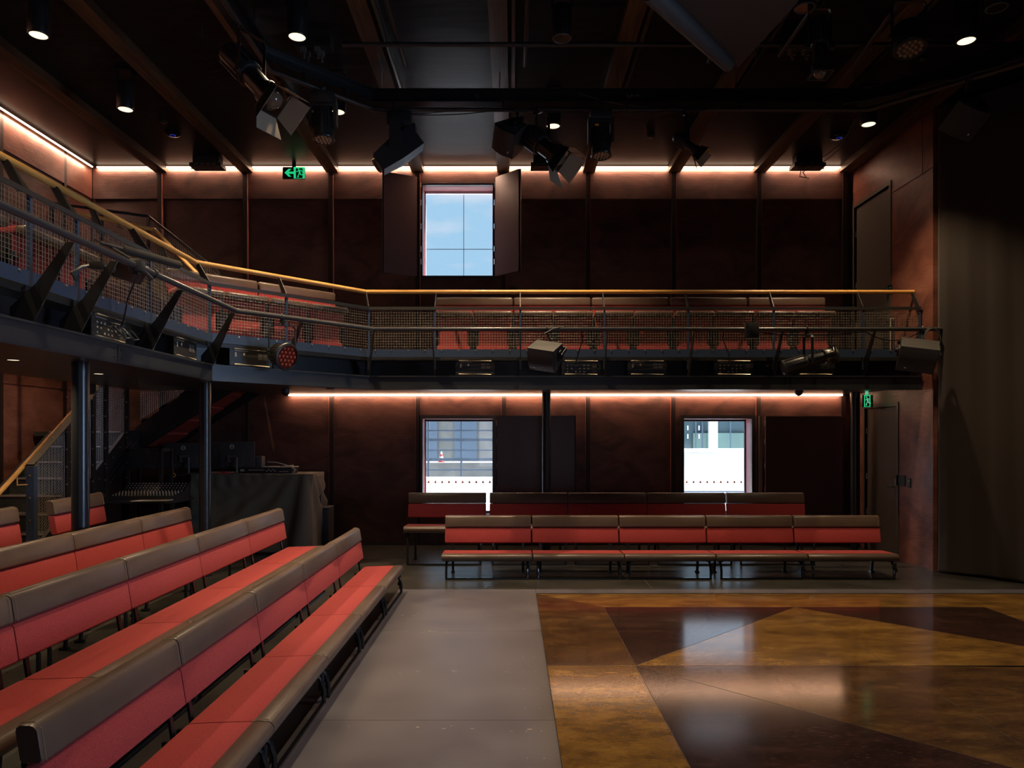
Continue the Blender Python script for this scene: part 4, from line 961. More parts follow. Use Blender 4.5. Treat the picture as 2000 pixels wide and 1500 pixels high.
mb = MB(); text_into(mb, 'SLR 771', 0.05, facing_y((1.40, 8.357, 5.645))); IP(mb.build('stencil_text', M['print']))
mb = MB()
for x in (-0.4, 0.79, 2.0, 3.2):
    mb.torus((x, 8.355, 5.65), 0.018, 0.004, (0, 1, 0), 12, 5)
IP(mb.build('cable_eye', M['greyplastic']))
rp_ = empty('rig_pipe', (0, 8.25, 5.456), 0, 'dark hanging pipe following the ring beam with cables tied to it', 'lighting bar')
rpi = Matrix.Translation(-V(rp_.location)); rr = ring(0.14)
mb = MB(); mb.path([(*p, 5.456) for p in rr], 0.0245, 14); IP(mb.build('pipe', mat('pipe_brown', (0.035, 0.026, 0.02), 0.4)), rp_, rpi)
hb_ = [(x-0.012, 8.27, x+0.012, 8.31) for x in (-1.35, -0.1, 1.0, 1.3, 2.6, 3.8)]+[(x-0.02, y-0.012, x+0.02, y+0.012) for y in (7.2, 6.2, 5.0) for x in (-2.46, 5.11)]
for t in (0.3, 0.7):
    a, b = V((*rr[1], 0)).lerp(V((*rr[2], 0)), t), V((*rr[3], 0)).lerp(V((*rr[4], 0)), t)
    hb_ += [(p.x-0.02, p.y-0.02, p.x+0.02, p.y+0.04) for p in (a, b)]
for (x0, y0, x1, y1) in hb_: mb = MB(); mb.box((x0, y0, 5.456), (x1, y1, 5.57)); IP(mb.build('hanger_bracket', M['black']), rp_, rpi)
def sag(a, b, drop, n=14, wob=0.0):
    a, b = V(a), V(b); return [a.lerp(b, k/n)-V((0, 0, drop*4*(k/n)*(1-k/n)))+V((0, 0, wob*math.sin(k*1.9))) for k in range(n+1)]
def cable(pts, r, label, m='rubber', grp='loose cables'):
    mb = MB(); mb.path(pts, r, 6); o = mb.build('cable', M[m], loc=tuple(pts[0])); tag(o, label, 'cable', grp); return o
cable(sag((-1.65, 8.22, 5.44), (-0.1, 8.22, 5.44), 0.07), 0.006, 'black cable sagging under the ceiling pipe left of the window bay')
cable(sag((-1.62, 8.21, 5.44), (-0.6, 8.21, 5.43), 0.05), 0.005, 'thin cable bundled under the ceiling pipe by the moving head')
cable(sag((-0.1, 8.22, 5.43), (2.2, 8.22, 5.43), 0.03, 30, 0.006), 0.008, 'cable bundle tied under the ceiling pipe near the hanging speaker')
cable(sag((0.9, 8.20, 5.43), (2.0, 8.20, 5.42), 0.12), 0.004, 'thin cable dipping below the ceiling pipe beside the vertical wash light')
cable(sag((0.75, 8.3, 5.66), (1.65, 8.32, 5.50), 0.04), 0.005, 'pale cable draped from the ring beam near its stencilled number', 'greyplastic')
cable([W(1395, 111, 8.2), W(1340, 190, 8.2), W(1280, 205, 8.2), W(1210, 214, 8.25)], 0.004, 'thin cable rising from the ceiling pipe to the big roller screen')
cable([W(1672, 228, 8.2), W(1650, 275, 9.5), W(1610, 305, 10.6), W(1565, 330, 11.2), W(1562, 345, 11.2), W(1580, 348, 11.2)], 0.006, 'looping cable running down to the socket box at the right ceiling edge')
cable([W(1676, 228, 8.2), W(1655, 278, 9.5), W(1615, 312, 10.6), W(1568, 336, 11.2), W(1575, 346, 11.2)], 0.006, 'second looping cable beside the one running to the right socket box')
cable([W(393, -44, 6.8), W(395, 70, 6.8), W(398, 110, 6.8), W(412, 122, 6.8), W(400, 130, 6.8), W(402, 140, 6.8), W(425, 138, 6.8), W(440, 128, 6.8)], 0.006, 'cable curling from the dark ceiling to the big spotlight at upper left')
cable(sag((3.7, 8.1, 5.44), (5.1, 7.0, 5.44), 0.05, 20, 0.008), 0.012, 'thick cable bundle along the pipe at the upper right corner')
# pipes near the ceiling
hp = 5.78
mb = MB(); yy = F*(hp-H)/(850-87); mb.tube((-1.75, yy, hp), (5.6, yy, hp), 0.024, 14); tag(mb.build('ceiling_pipe', M['post'], loc=(2, yy, hp)), 'long dark pipe crossing the joists near the top of the photo', 'pipe', 'ceiling pipes')
for (x, lab) in ((-1.18, 'dark pipe running away from the camera left of the centre joist'), (0.145, 'dark pipe running away from the camera right of the centre joist'), (2.15, 'short dark pipe end behind the roller screen tube')):
    mb = MB(); mb.tube((0, 3.5, 5.83), (0, 8.03 if x < 1 else 7.95, 5.83), 0.024, 14); o = mb.build('ceiling_pipe', M['post']); o.location = (x, 0, 0); tag(o, lab, 'pipe', 'ceiling pipes')
mb = MB(); mb.tube((3.2, 3.5, 5.72), (W(1672, 125, 7.75).x, 7.75, 5.72), 0.026, 12); tag(mb.build('ceiling_pipe', M['post'], loc=(3.9, 6, 5.72)), 'dark slanting pipe crossing a joist at upper right', 'pipe', 'ceiling pipes')
mb = MB(); mb.tube((0, 3.5, 5.72), (0, 7.6, 5.72), 0.024, 12); o = mb.build('ceiling_pipe', M['post']); o.location = (W(1601, 0, 6.6).x, 0, 0); tag(o, 'dark pipe above the long tube spotlight at the top right', 'pipe', 'ceiling pipes')
# roller screen
rs = empty('roller_screen', (2.0, 6.3, 5.0), 0, 'brown hanging panel with a thick grey roller tube at the top of the photo', 'screen')
rsi = Matrix.Translation(-V(rs.location))
T0 = W(1425, 130, 6.5); T1 = W(1268, -20, 5.4)
mb = MB(); d = (T1-T0).normalized(); mb.lathe([(0.02, 0), (0.045, 0.01), (0.055, 0.04), (0.075, (T1-T0).length*0.7), (0.08, (T1-T0).length)], T0, d, 24); IP(mb.build('roller_tube', M['tube']), rs, rsi)
pts = [W(1432, 122, 6.52), W(1447, 112, 6.55), W(1560, -10, 5.75), W(1560, -120, 5.2), W(1285, -20, 5.4)]
zz = 5.05
mb = MB(); mb.prism([(p.x, p.y, 5.075) for p in [V((T0.x+0.03, T0.y, 0)), V((T0.x+0.10, T0.y+0.08, 0)), V((W(1556, 0, 5.6).x, 5.6, 0)), V((W(1556, 0, 5.6).x, 4.6, 0)), V((T1.x+0.05, T1.y-0.6, 0)), V((T1.x, T1.y, 0))]], (0, 0, 0.03)); IP(mb.build('hanging_panel', M['screen']), rs, rsi)
mb = MB()
for (x, y) in ((T0.x+0.2, T0.y-0.1), (T1.x+0.3, T1.y)): mb.tube((x, y, 5.02), (x, y, 5.93), 0.006, 6)
IP(mb.build('suspension_wire', M['galv']), rs, rsi)

# downlights -------------------------------------------------------------------
def make_downlight(lit):
    e = empty('cylinder_downlight')
    mb = MB(); mb.lathe([(0.092, 0.0), (0.095, 0.01), (0.095, 0.28), (0.085, 0.30)], n=28); mb.build('housing', M['black'], e)
    mb = MB(); mb.torus((0, 0, 0.0), 0.084, 0.008, (0, 0, 1), 28, 6); mb.build('rim', M['black'] if lit else M['greyplastic'], e)
    mb = MB(); mb.lathe([(0.078, -0.002), (0.078, 0.004)], n=28); mb.build('lamp_face', M['lamp'] if lit else M['blackgloss'], e)
    mb = MB(); mb.box((-0.09, -0.09, 0.43), (0.09, 0.09, 0.46)); mb.box((-0.10, -0.02, 0.30), (-0.085, 0.02, 0.44)); mb.box((0.085, -0.02, 0.30), (0.10, 0.02, 0.44)); mb.box((-0.1, -0.02, 0.30), (0.1, 0.02, 0.315)); mb.build('mounting_bracket', M['black'], e)
    return e
DLP = 1.95
dl_on = make_downlight(True); dl_off = make_downlight(False)
def put_dl(proto, x, y, z, lab, lit, power):
    o = proto if proto.name not in _used else copy_tree(proto); _used.add(proto.name)
    o.location = (x, y, z); tag(o, lab, 'downlight', 'cylinder downlights')
    if lit: light('downlight_lamp', 'SPOT', (x, y, z-0.02), power*DLP*(2.1 if y > 8 else (1 if y > 5 else 1.05)), (1.0, 0.74, 0.46), spot_size=math.radians(104 if y > 8 else (90 if y > 5 else 100)), spot_blend=0.6, shadow_soft_size=0.05)
DZ = 5.57
for (x, y, pw, lab) in ((-4.52, 6.94, 120, 'lit black cylinder downlight in the top left corner'), (-4.53, 8.52, 110, 'lit black cylinder downlight above the left end of the gallery'),
                    (-2.06, 6.97, 150, 'lit black cylinder downlight beside the ceiling sockets, upper left'), (-2.06, 8.59, 130, 'lit cylinder downlight partly hidden behind a vertical wash light'),
                    (0.51, 8.98, 130, 'lit cylinder downlight right of the hanging speaker'), (4.38, 8.93, 75, 'lit cylinder downlight above the right gallery end'),
                    (4.40, 7.04, 140, 'lit cylinder downlight in the upper right corner'),
                    (-4.5, 4.4, 130, 'lit cylinder downlight over the near left benches, above the photo'), (-2.06, 4.4, 150, 'lit cylinder downlight over the near benches, above the photo'), (0.5, 3.6, 120, 'lit cylinder downlight over the near floor strip, above the photo'), (3.6, 4.0, 130, 'lit cylinder downlight over the near stage, above the photo')):
    put_dl(dl_on, x, y, DZ, lab, True, pw)
for (x, y, lab) in ((0.48, 7.0, 'unlit black cylinder downlight near the top centre'), (W(1572, 20, 6.5).x, 6.5, 'unlit cylinder downlight at the top edge beside the roller screen'), (W(1947, 18, 6.5).x, 6.5, 'unlit cylinder downlight at the top right edge')):
    put_dl(dl_off, x, y, DZ, lab, False, 0)
# recessed lights in the gallery soffit
def soffit_light(x, y, lit, lab):
    e = empty('recessed_downlight', (x, y, ZS), 0, lab, 'downlight', 'recessed soffit downlights')
    mb = MB(); mb.torus((0, 0, -0.002), 0.052, 0.006, (0, 0, 1), 24, 6); mb.build('trim_ring', M['greyplastic'], e)
    mb = MB(); mb.lathe([(0.046, -0.005), (0.046, -0.001)], n=20); mb.build('lamp_face', M['lamp'] if lit else M['plastic'], e)
    if lit: light('soffit_lamp', 'SPOT', (x, y, ZS-0.02), 75, (1.0, 0.72, 0.42), spot_size=math.radians(140), spot_blend=0.8, shadow_soft_size=0.04)
soffit_light(-4.28, 6.24, True, 'small lit recessed light under the gallery at far left')
soffit_light(-4.35, 7.65, True, 'small lit recessed light under the gallery behind the near column')
for px, lab in ((645, 'unlit recessed light under the gallery above the control desk'), (905, 'unlit recessed light under the gallery above the left lower window'), (975, 'unlit recessed light left of the middle column'), (1240, 'unlit recessed light between the two lower windows'), (1420, 'unlit recessed light above the right lower window'), (1530, 'unlit recessed light beside the right dome camera')):
    soffit_light((px-1000)*10.2/F, 10.2, False, lab)
for (px, lab) in ((558, 'black dome camera under the gallery above the control desk'), (1560, 'black dome camera under the gallery near the right column')):
    e = empty('dome_camera', ((px-1000)*10.25/F, 10.25, ZS), 0, lab, 'camera', 'dome cameras')
    mb = MB(); mb.lathe([(0.06, -0.0005), (0.06, -0.05), (0.055, -0.055)], n=20); mb.build('housing', M['plastic'], e)
    mb = MB(); mb.sphere((0, 0, -0.05), 0.052, 16, 10, (1, 1, 0.9)); mb.build('dome', M['blackgloss'], e)
for (px, py, lab) in ((337, 258, 'round black ceiling disc with a painted blue reflection at left'), (1637, 263, 'round black ceiling disc with a painted blue reflection at right')):
    y = F*(ZC-H)/(850-py); x = (px-1000)*y/F
    e = empty('ceiling_detector', (x, y, ZC), 0, lab, 'detector', 'ceiling discs')
    mb = MB(); mb.lathe([(0.10, -0.0005), (0.11, -0.03), (0.08, -0.05), (0.03, -0.055)], n=28); mb.build('body', M['blackgloss'], e)
    mb = MB(); mb.torus((0.01, -0.01, -0.052), 0.035, 0.004, (0, 0, 1), 20, 5); mb.build('reflection_ring', M['bluereflection'], e)  # glowing ring paints the blue reflection on the disc
for (px, py, lab) in ((319, 235, 'tiny black ceiling sensor beside the left ceiling disc'), (1271, 264, 'small black ceiling sensor between the wash light and the right spotlight'), (1803, 113, 'small black ceiling sensor below the big round wash light')):
    y = F*(ZC-H)/(850-py); x = (px-1000)*y/F
    mb = MB(); mb.lathe([(0.05, -0.0005), (0.05, -0.025), (0.03, -0.04)], n=20); o = mb.build('ceiling_sensor', M['plastic']); o.location = (x, y, ZC); tag(o, lab, 'sensor', 'ceiling sensors')

# ------------------------------------------------------------------ fixtures
def TP(o, e):
    o.parent = e; o.matrix_parent_inverse = Matrix.Translation(-V(e.location)); return o
def clamp(e, p, top):
    mb = MB(); p = V(p); mb.torus(p, 0.033, 0.009, (1, 0, 0) if abs(top[0]) > .5 else (0, 1, 0), 14, 6); mb.box((p.x-0.02, p.y-0.02, p.z-0.07), (p.x+0.02, p.y+0.02, p.z-0.028)); mb.tube((p.x+0.03, p.y, p.z-0.045), (p.x+0.06, p.y, p.z-0.045), 0.007, 6)
    TP(mb.build('clamp', M['post']), e)
def yoke(e, p, c, side, hw, th=0.03, m='black'):
    """U bracket from p (clamp) to pivot c; side = horizontal unit vector of the pivot axis"""
    side = V(side).normalized(); p = V(p); c = V(c); top = V((c.x, c.y, max(c.z+0.16, p.z-0.10)))
    mb = MB(); mb.tube(p-V((0, 0, 0.06)), top, 0.012, 8)
    for s_ in (-1, 1):
        a = top+side*hw*s_*0.85; b = top+side*hw*s_-V((0, 0, 0.03)); q = c+side*hw*s_
        mb.bar(top, a, th, 0.008, up=(0, 0, 1)); mb.bar(a, b, th, 0.008, up=side); mb.bar(b, q-V((0, 0, 0.02)), th, 0.008, up=side)
        mb.tube(q-side*0.012*s_, q+side*0.028*s_, 0.022, 12)
    TP(mb.build('yoke', M[m]), e)
def spotlight(name, c, d, clampz, L, R, label, barn=False, bigframe=True, gel=None, clampp=None, cat='spotlight', side=None, wrap=False):
    c = V(c); d = V(d).normalized(); cp = V(clampp) if clampp else V((c.x, c.y, clampz))
    e = empty(name, tuple(cp), 0, label, cat, 'stage lights'); side = V(side) if side else V((-d.y, d.x, 0)).normalized() if abs(d.z) < 0.98 else V((1, 0, 0))
    clamp(e, cp, (1, 0, 0)); yoke(e, cp, c, side, R*1.35)
    mb = MB(); b0 = c-d*L*0.5
    mb.lathe([(R*0.55, -0.02), (R*0.95, 0.0), (R*1.05, 0.03), (R*1.05, L*0.45), (R*0.98, L*0.47)], b0, d, 20); TP(mb.build('lamp_housing', M['plastic']), e)
    mb = MB()
    fu, fw, _ = basis(d)
    for k in range(14): fa = fu*math.cos(2*PI*k/14)+fw*math.sin(2*PI*k/14); mb.bar(b0+d*0.03+fa*R*1.06, b0+d*L*0.44+fa*R*1.06, 0.010, 0.016, up=fa)
    mb.bar(b0+d*0.04+V((0, 0, R*1.06)), b0+d*L*0.43+V((0, 0, R*1.06)), 0.03, 0.012)
    TP(mb.build('cooling_fin', M['black']), e)
    mb = MB(); mb.lathe([(R*0.8, L*0.45), (R*0.8, L*0.8), (R*1.0, L*0.82), (R*1.0, L*0.96), (R*0.85, L*0.97)], b0, d, 20); TP(mb.build('lens_tube', M['black'] if not wrap else M['blackgloss']), e)
    mb = MB(); mb.sphere(b0+d*L*0.95, R*0.8, 16, 8); TP(mb.build('lens', M['lens']), e)
    u, w_, _ = basis(d); f0 = b0+d*L
    mb = MB(); 
    for s_, a, b in ((1, u, w_), (-1, u, w_), (1, w_, u), (-1, w_, u)): mb.bar(f0+a*s_*R*1.1-b*R*1.15, f0+a*s_*R*1.1+b*R*1.15, 0.02, 0.012)
    TP(mb.build('colour_frame', M['black']), e)
    if gel:
        mb = MB(); mb.bar(f0-u*R*1.1, f0+u*R*0.9, R*2, 0.004, up=d); TP(mb.build('colour_gel', M[gel]), e)
    if barn:
        dirs = [(u, w_, 0.5), (u*-1, w_, 0.35), (w_, u, 0.6), (w_*-1, u, 0.3)]
        for k, (a, b, op) in enumerate(dirs):
            mb = MB(); p0 = f0+a*R*1.12; q0 = p0+(d*math.cos(op)+a*math.sin(op))*R*1.7
            th = a*0.003
            mb.hull8([p0-b*R*1.05, p0+b*R*1.05, p0+b*R*1.05+th, p0-b*R*1.05+th], [q0-b*R*1.35, q0+b*R*1.35, q0+b*R*1.35+th, q0-b*R*1.35+th])
            mb.m = 1; mb.hull8([p0-b*R*1.03-th, p0+b*R*1.03-th, p0+b*R*1.03, p0-b*R*1.03], [q0-b*R*1.33-th, q0+b*R*1.33-th, q0+b*R*1.33, q0-b*R*1.33])
            TP(mb.build('barn_door', [M['black'], M['barn']]), e)
    return e
def wash(name, c, R, Lh, clampz, d, label, moving=True, red=False, lens_n=19):
    c = V(c); d = V(d).normalized(); cp = V((c.x-0.0, c.y+0.02, clampz)); e = empty(name, tuple(cp), 0, label, 'stage light', 'stage lights')
    side = V((1, 0, 0)) if abs(d.x) < 0.5 else V((0, 1, 0)); side = (side-d*side.dot(d)).normalized()
    clamp(e, cp, (1, 0, 0))
    if moving:
        mb = MB(); bz = cp.z-0.10; mb.rbox((c.x-0.12, c.y-0.10, bz-0.09), (c.x+0.12, c.y+0.12, bz+0.03), 0.012, 2); TP(mb.build('base', M['plastic']), e)
        mb = MB()
        for s_ in (-1, 1): mb.bar(V((c.x, c.y, bz-0.06))+side*s_*(R+0.022), c+side*s_*(R+0.022)-V((0, 0, 0.03)), 0.035, 0.10, up=side.cross(V((0, 0, 1))))
        mb.box((c.x-R-0.03, c.y-0.06, bz-0.12), (c.x+R+0.03, c.y+0.06, bz-0.085)); TP(mb.build('yoke', M['plastic']), e)
    else: yoke(e, cp, c, side, R*1.15, 0.04)
    b0 = c-d*Lh*0.5
    mb = MB(); mb.lathe([(R*0.5, 0), (R*0.85, 0.02), (R, Lh*0.35), (R*1.02, Lh*0.95), (R*1.02, Lh), (R*0.88, Lh), (R*0.88, Lh-0.02)], b0, d, 28); TP(mb.build('head', M['plastic']), e)
    mb = MB()
    for k in range(20):
        a = 2*PI*k/20; u, w_, _ = basis(d); r_ = u*math.cos(a)+w_*math.sin(a); mb.bar(b0+d*0.04+r_*R*0.93, b0+d*Lh*0.7+r_*R*1.03, 0.008, 0.012, up=r_)
    mb.torus(b0+d*(Lh-0.01), R*1.03, 0.009, d, 28, 6); TP(mb.build('heat_fin', M['black']), e)
    f = b0+d*(Lh-0.015); u, w_, _ = basis(d)
    mb = MB(); mb.lathe([(R*0.88, 0), (R*0.88, 0.004)], f, d, 24); TP(mb.build('lens_plate', M['lensred'] if red else M['lens']), e)
    mb = MB(); pts = [(0, 0)]+[(R*0.36*math.cos(a*PI/3), R*0.36*math.sin(a*PI/3)) for a in range(6)]
    if lens_n > 7: pts += [(R*0.70*math.cos(a*PI/6), R*0.70*math.sin(a*PI/6)) for a in range(12)]
    for (x, y) in pts: mb.sphere(f+u*x+w_*y+d*0.006, R*0.15, 10, 6)
    TP(mb.build('lens_cluster', M['lensbumpred'] if red else M['lensbump']), e)
    return e
def speaker_box(c, d, wd, ht, dp, cp, label, up=(1, 0, 0.15), badge=True, bracket_side=1):
    c = V(c); e = empty('hanging_speaker', tuple(cp), 0, label, 'speaker', 'hanging speakers'); T_ = align(d, c, up)
    mb = MB(); mb.T = T_; bw = wd*0.62
    mb.hull8([(-wd/2, -dp/2, -ht/2), (wd/2, -dp/2, -ht/2), (wd/2, -dp/2, ht/2), (-wd/2, -dp/2, ht/2)], [(-bw/2, dp/2, -ht/2), (bw/2, dp/2, -ht/2), (bw/2, dp/2, ht/2), (-bw/2, dp/2, ht/2)])
    TP(mb.build('cabinet', M['speaker']), e)
    mb = MB(); mb.T = T_; n = 8; fr = []
    for k in range(n+1):
        x = -wd/2+0.008+(wd-0.016)*k/n; y = -dp/2-0.004-0.035*(1-(2*k/n-1)**2); fr.append((x, y))
    poly = [(x, y, -ht/2+0.008) for x, y in fr]+[(wd/2-0.008, -dp/2, -ht/2+0.008), (-wd/2+0.008, -dp/2, -ht/2+0.008)]
    mb.prism(poly, (0, 0, ht-0.016)); g = TP(mb.build('grille', M['grille']), e)
    if badge:
        mb = MB(); mb.T = T_; y0 = -dp/2-0.024; mb.prism([(wd*0.3, y0, -ht*0.3), (wd*0.34, y0, -ht*0.3), (wd*0.34, y0, -ht*0.24), (wd*0.3, y0, -ht*0.24)], (0, -0.004, 0)); TP(mb.build('badge', M['paper']), e)
    mb = MB(); mb.T = T_
    for s_ in (-1, 1):
        mb = MB(); mb.T = T_; mb.tube((0, 0.02, s_*ht/2), (0, 0.02, s_*(ht/2+0.02)), 0.075, 24); mb.tube((0, 0.02, s_*(ht/2+0.02)), (0, 0.02, s_*(ht/2+0.045)), 0.03, 16); TP(mb.build('pivot_disc', M['black']), e)
    mb = MB(); mb.T = T_; hb = dp*0.62
    for s_ in (-1, 1): mb.bar((0, 0.02, s_*(ht/2+0.03)), (0, hb, s_*(ht/2+0.03)), 0.04, 0.008, up=(0, 0, 1))
    mb.bar((0, hb, -ht/2-0.03), (0, hb, ht/2+0.03), 0.04, 0.008, up=(0, 1, 0)); TP(mb.build('bracket', M['black']), e)
    hub = T_ @ V((0, hb, ht*0.1)); mb = MB(); mb.path([cp, V(cp)-V((0, 0, 0.06)), hub], 0.014, 8); TP(mb.build('hanging_stem', M['black']), e)
    clamp(e, cp, (1, 0, 0)); return e

ZR = 5.456
# ceiling fixtures, left to right
spotlight('spotlight', W(492, 150, 6.55), (0.55, -0.25, -0.62), ZR, 0.74, 0.115, 'large black spotlight with open barn doors at upper left', barn=(0,), clampp=(-2.46, 6.5, ZR))
wash('wash_light', W(632, 243, 7.75), 0.105, 0.36, ZR, (0.03, -0.12, -1), 'vertical cylindrical wash light with amber lenses left of the centre bay')
# moving head C
cC = W(780, 300, 8.1); e = empty('moving_head_light', (cC.x, 8.25, ZR), 0, 'black moving head light with long head tilted down left by the upper window', 'stage light', 'stage lights')
clamp(e, (cC.x, 8.27, ZR), (1, 0, 0)); mb = MB(); mb.rbox((cC.x-0.15, 8.12, 5.22), (cC.x+0.13, 8.38, 5.37), 0.015, 2); mb.box((cC.x-0.1, 8.2, 5.37), (cC.x+0.1, 8.3, 5.43)); mb.box((cC.x+0.135, 8.15, 5.12), (cC.x+0.17, 8.3, 5.25)); TP(mb.build('base', M['plastic']), e)
mb = MB(); mb.bar((cC.x-0.03, 7.98, 5.23), (cC.x-0.03, 7.98, 4.92), 0.12, 0.05, up=(0, 1, 0)); mb.bar((cC.x+0.02, 8.32, 5.23), (cC.x+0.02, 8.32, 4.92), 0.12, 0.05, up=(0, 1, 0)); mb.box((cC.x-0.08, 7.97, 5.17), (cC.x+0.08, 8.34, 5.22)); TP(mb.build('yoke', M['plastic']), e)
hd = V((-0.78, -0.15, -0.62)).normalized(); T_ = align(hd, (cC.x, 8.15, 4.95)); mb = MB(); mb.T = T_
mb.hull8([(-0.10, -0.30, -0.10), (0.10, -0.30, -0.10), (0.10, -0.30, 0.10), (-0.10, -0.30, 0.10)], [(-0.13, -0.05, -0.13), (0.13, -0.05, -0.13), (0.13, -0.05, 0.13), (-0.13, -0.05, 0.13)])
mb.hull8([(-0.13, -0.05, -0.13), (0.13, -0.05, -0.13), (0.13, -0.05, 0.13), (-0.13, -0.05, 0.13)], [(-0.11, 0.24, -0.12), (0.11, 0.24, -0.12), (0.11, 0.24, 0.12), (-0.11, 0.24, 0.12)]); TP(mb.build('head', M['plastic']), e)
mb = MB(); mb.lathe([(0.085, 0.30), (0.085, 0.33), (0.075, 0.335)], (cC.x, 8.15, 4.95), hd, 20); TP(mb.build('front_lens', M['lens']), e)
speaker_box(W(998, 268, 8.15), (-0.62, -0.55, -0.56), 0.30, 0.30, 0.27, (W(1010, 0, 8.27).x, 8.27, ZR), 'black box speaker hung from the ceiling pipe beside the centre joist', up=(0.3, -0.6, 0.75))
spotlight('spotlight', W(1060, 285, 8.1), (0.62, -0.35, -0.62), ZR, 0.54, 0.112, 'black spotlight with barn door painted bright as if lit above the upper window', barn=(2, 0), clampp=(W(1045, 0, 8.27).x, 8.27, ZR))
e = wash('wash_light', W(1173, 276, 8.15), 0.105, 0.36, ZR, (0.03, -0.12, -1), 'vertical wash light with orange sticker hanging right of the upper window')
mb = MB(); p = W(1166, 243, 8.035); mb.box((p.x-0.02, p.y-0.005, p.z-0.008), (p.x+0.02, p.y+0.02, p.z+0.008)); TP(mb.build('warning_sticker', M['orange']), e)
spotlight('spotlight', W(1342, 282, 8.2), (0.62, -0.25, -0.62), ZR, 0.34, 0.062, 'small spotlight with blue-lit frame hanging right of the centre', barn=(3,), clampp=(W(1335, 0, 8.27).x, 8.27, ZR))
e = wash('wash_light', W(1775, 72, 6.5), 0.13, 0.26, 5.72, (-0.02, -0.22, -1), 'big round wash light with honeycomb lenses at upper right', moving=False)
spotlight('spotlight', W(1601, 92, 6.6), (0.0, -0.06, -1), 5.72, 0.52, 0.075, 'long black tube spotlight pointing straight down at the top right', clampp=(W(1601, 0, 6.6).x, 6.62, 5.72), side=(1, 0, 0))
speaker_box(W(1882, 226, 7.9), (-0.35, -0.62, -0.70), 0.36, 0.34, 0.30, (W(1885, 0, 7.6).x, 7.55, ZR), 'dark box speaker in the shadow at the upper right corner', up=(0.3, -0.6, 0.75))
# ceiling sockets
def socket_box(c, n, label, face_down=True, grp='ceiling socket plates'):
    e = empty('socket_plate', tuple(c), 0, label, 'socket plate', grp); c = V(c)
    mb = MB(); mb.box((c.x-0.19, c.y-0.09, c.z), (c.x+0.19, c.y+0.09, ZC)); TP(mb.build('plate', M['plastic']), e)
    for i in range(n):
        x = c.x-0.10+0.15*(i%2)+0.02*(i//2); y = c.y-0.04+0.08*(i//2)
        mb = MB(); mb.box((x-0.028, y-0.028, c.z-0.05), (x+0.028, y+0.028, c.z)); mb.tube((x, y, c.z-0.05), (x+0.015, y-0.02, c.z-0.12), 0.014, 8); TP(mb.build('plug', M['greyplastic']), e)
socket_box((W(613, 0, 7.75).x, 7.75, 5.86), 4, 'black socket plate with four dangling plugs on the ceiling at upper left')
socket_box((W(1562, 0, 7.7).x, 7.7, 5.86), 4, 'black socket plate with plugs on the ceiling behind the tube spotlight')
for (px, lab) in ((406, 'black socket box with wire hoop above the back wall at left'), (1067, 'black socket box with wire hoop above the back wall at centre'), (1577, 'black socket box with wire hoop above the back wall at right')):
    x = (px-1000)*11.2/F; e = empty('ceiling_socket_box', (x, 11.2, 5.86), 0, lab, 'socket box', 'socket boxes by the back wall')
    mb = MB(); mb.box((-0.24, -0.11, 0), (0.24, 0.11, 0.055)); mb.box((-0.2, -0.08, 0.055), (0.2, 0.08, 0.169)); mb.build('box', M['plastic'], e)
    mb = MB(); mb.path([(-0.20, -0.112, 0.01), (-0.20, -0.125, -0.05), (0.20, -0.125, -0.05), (0.20, -0.112, 0.01)], 0.005, 6); mb.build('wire_hoop', M['greyplastic'], e)
    mb = MB()
    for k in range(4): mb.box((-0.16+k*0.09, -0.113, 0.015), (-0.11+k*0.09, -0.11, 0.042))
    mb.build('socket', M['greyplastic'], e)

# exit signs ---------------------------------------------------------------
def runner(mb, cx, cz, s, y):
    """running figure facing left, height about s"""
    def P(a, b): return (cx+a*s, y, cz+b*s)
    def limb(pts, w_):
        for a, b in zip(pts, pts[1:]): mb.bar(P(*a), P(*b), w_*s, 0.003, up=(0, 1, 0))
    mb.lathe([(0.075*s, 0), (0.075*s, 0.003)], P(-0.08, 0.40), (0, 1, 0), 16)
    mb.prism([P(-0.08, 0.30), P(0.10, 0.27), P(0.12, 0.02), P(-0.03, 0.0)], (0, 0.003, 0))
    limb([(-0.05, 0.27), (-0.16, 0.10), (-0.30, 0.12)], 0.06); limb([(0.08, 0.26), (0.24, 0.20), (0.30, 0.05)], 0.06)
    limb([(0.0, 0.03), (-0.02, -0.15), (-0.16, -0.42), (-0.05, -0.44)], 0.08); limb([(0.08, 0.03), (0.13, -0.20), (0.36, -0.22)], 0.08)
x0, x1 = W(552, 0, 11.42).x, W(595.5, 0, 11.42).x; z0, z1 = W(0, 349, 11.42).z, W(0, 326, 11.42).z
e = empty('exit_sign', ((x0+x1)/2, 11.42, z1), 0, 'green exit sign with left arrow and running figure high on the back wall', 'exit sign', 'exit signs')
mb = MB(); mb.box((x0, 11.42, z0), (x1, 11.45, z1)); TP(mb.build('sign_body', M['exitblack']), e)
mb = MB(); mb.box(((x0+x1)/2-0.03, 11.43, z1), ((x0+x1)/2+0.03, 11.44, ZC)); TP(mb.build('hanger', M['black']), e)
y = 11.415; cx = x0+0.10; cz = (z0+z1)/2; h = (z1-z0)
mb = MB(); s = h*0.33
mb.prism([(x0+0.030, y, cz), (x0+0.030+s*1.05, y, cz+s), (x0+0.030+s*1.75, y, cz+s), (x0+0.03+s*1.05, y, cz+s*0.28), (x0+0.03+s*2.45, y, cz+s*0.28), (x0+0.03+s*2.45, y, cz-s*0.28), (x0+0.03+s*1.05, y, cz-s*0.28), (x0+0.03+s*1.75, y, cz-s), (x0+0.03+s*1.05, y, cz-s)], (0, 0.004, 0))
TP(mb.build('arrow', M['exitgreen']), e)
dx0 = x0+(x1-x0)*0.50
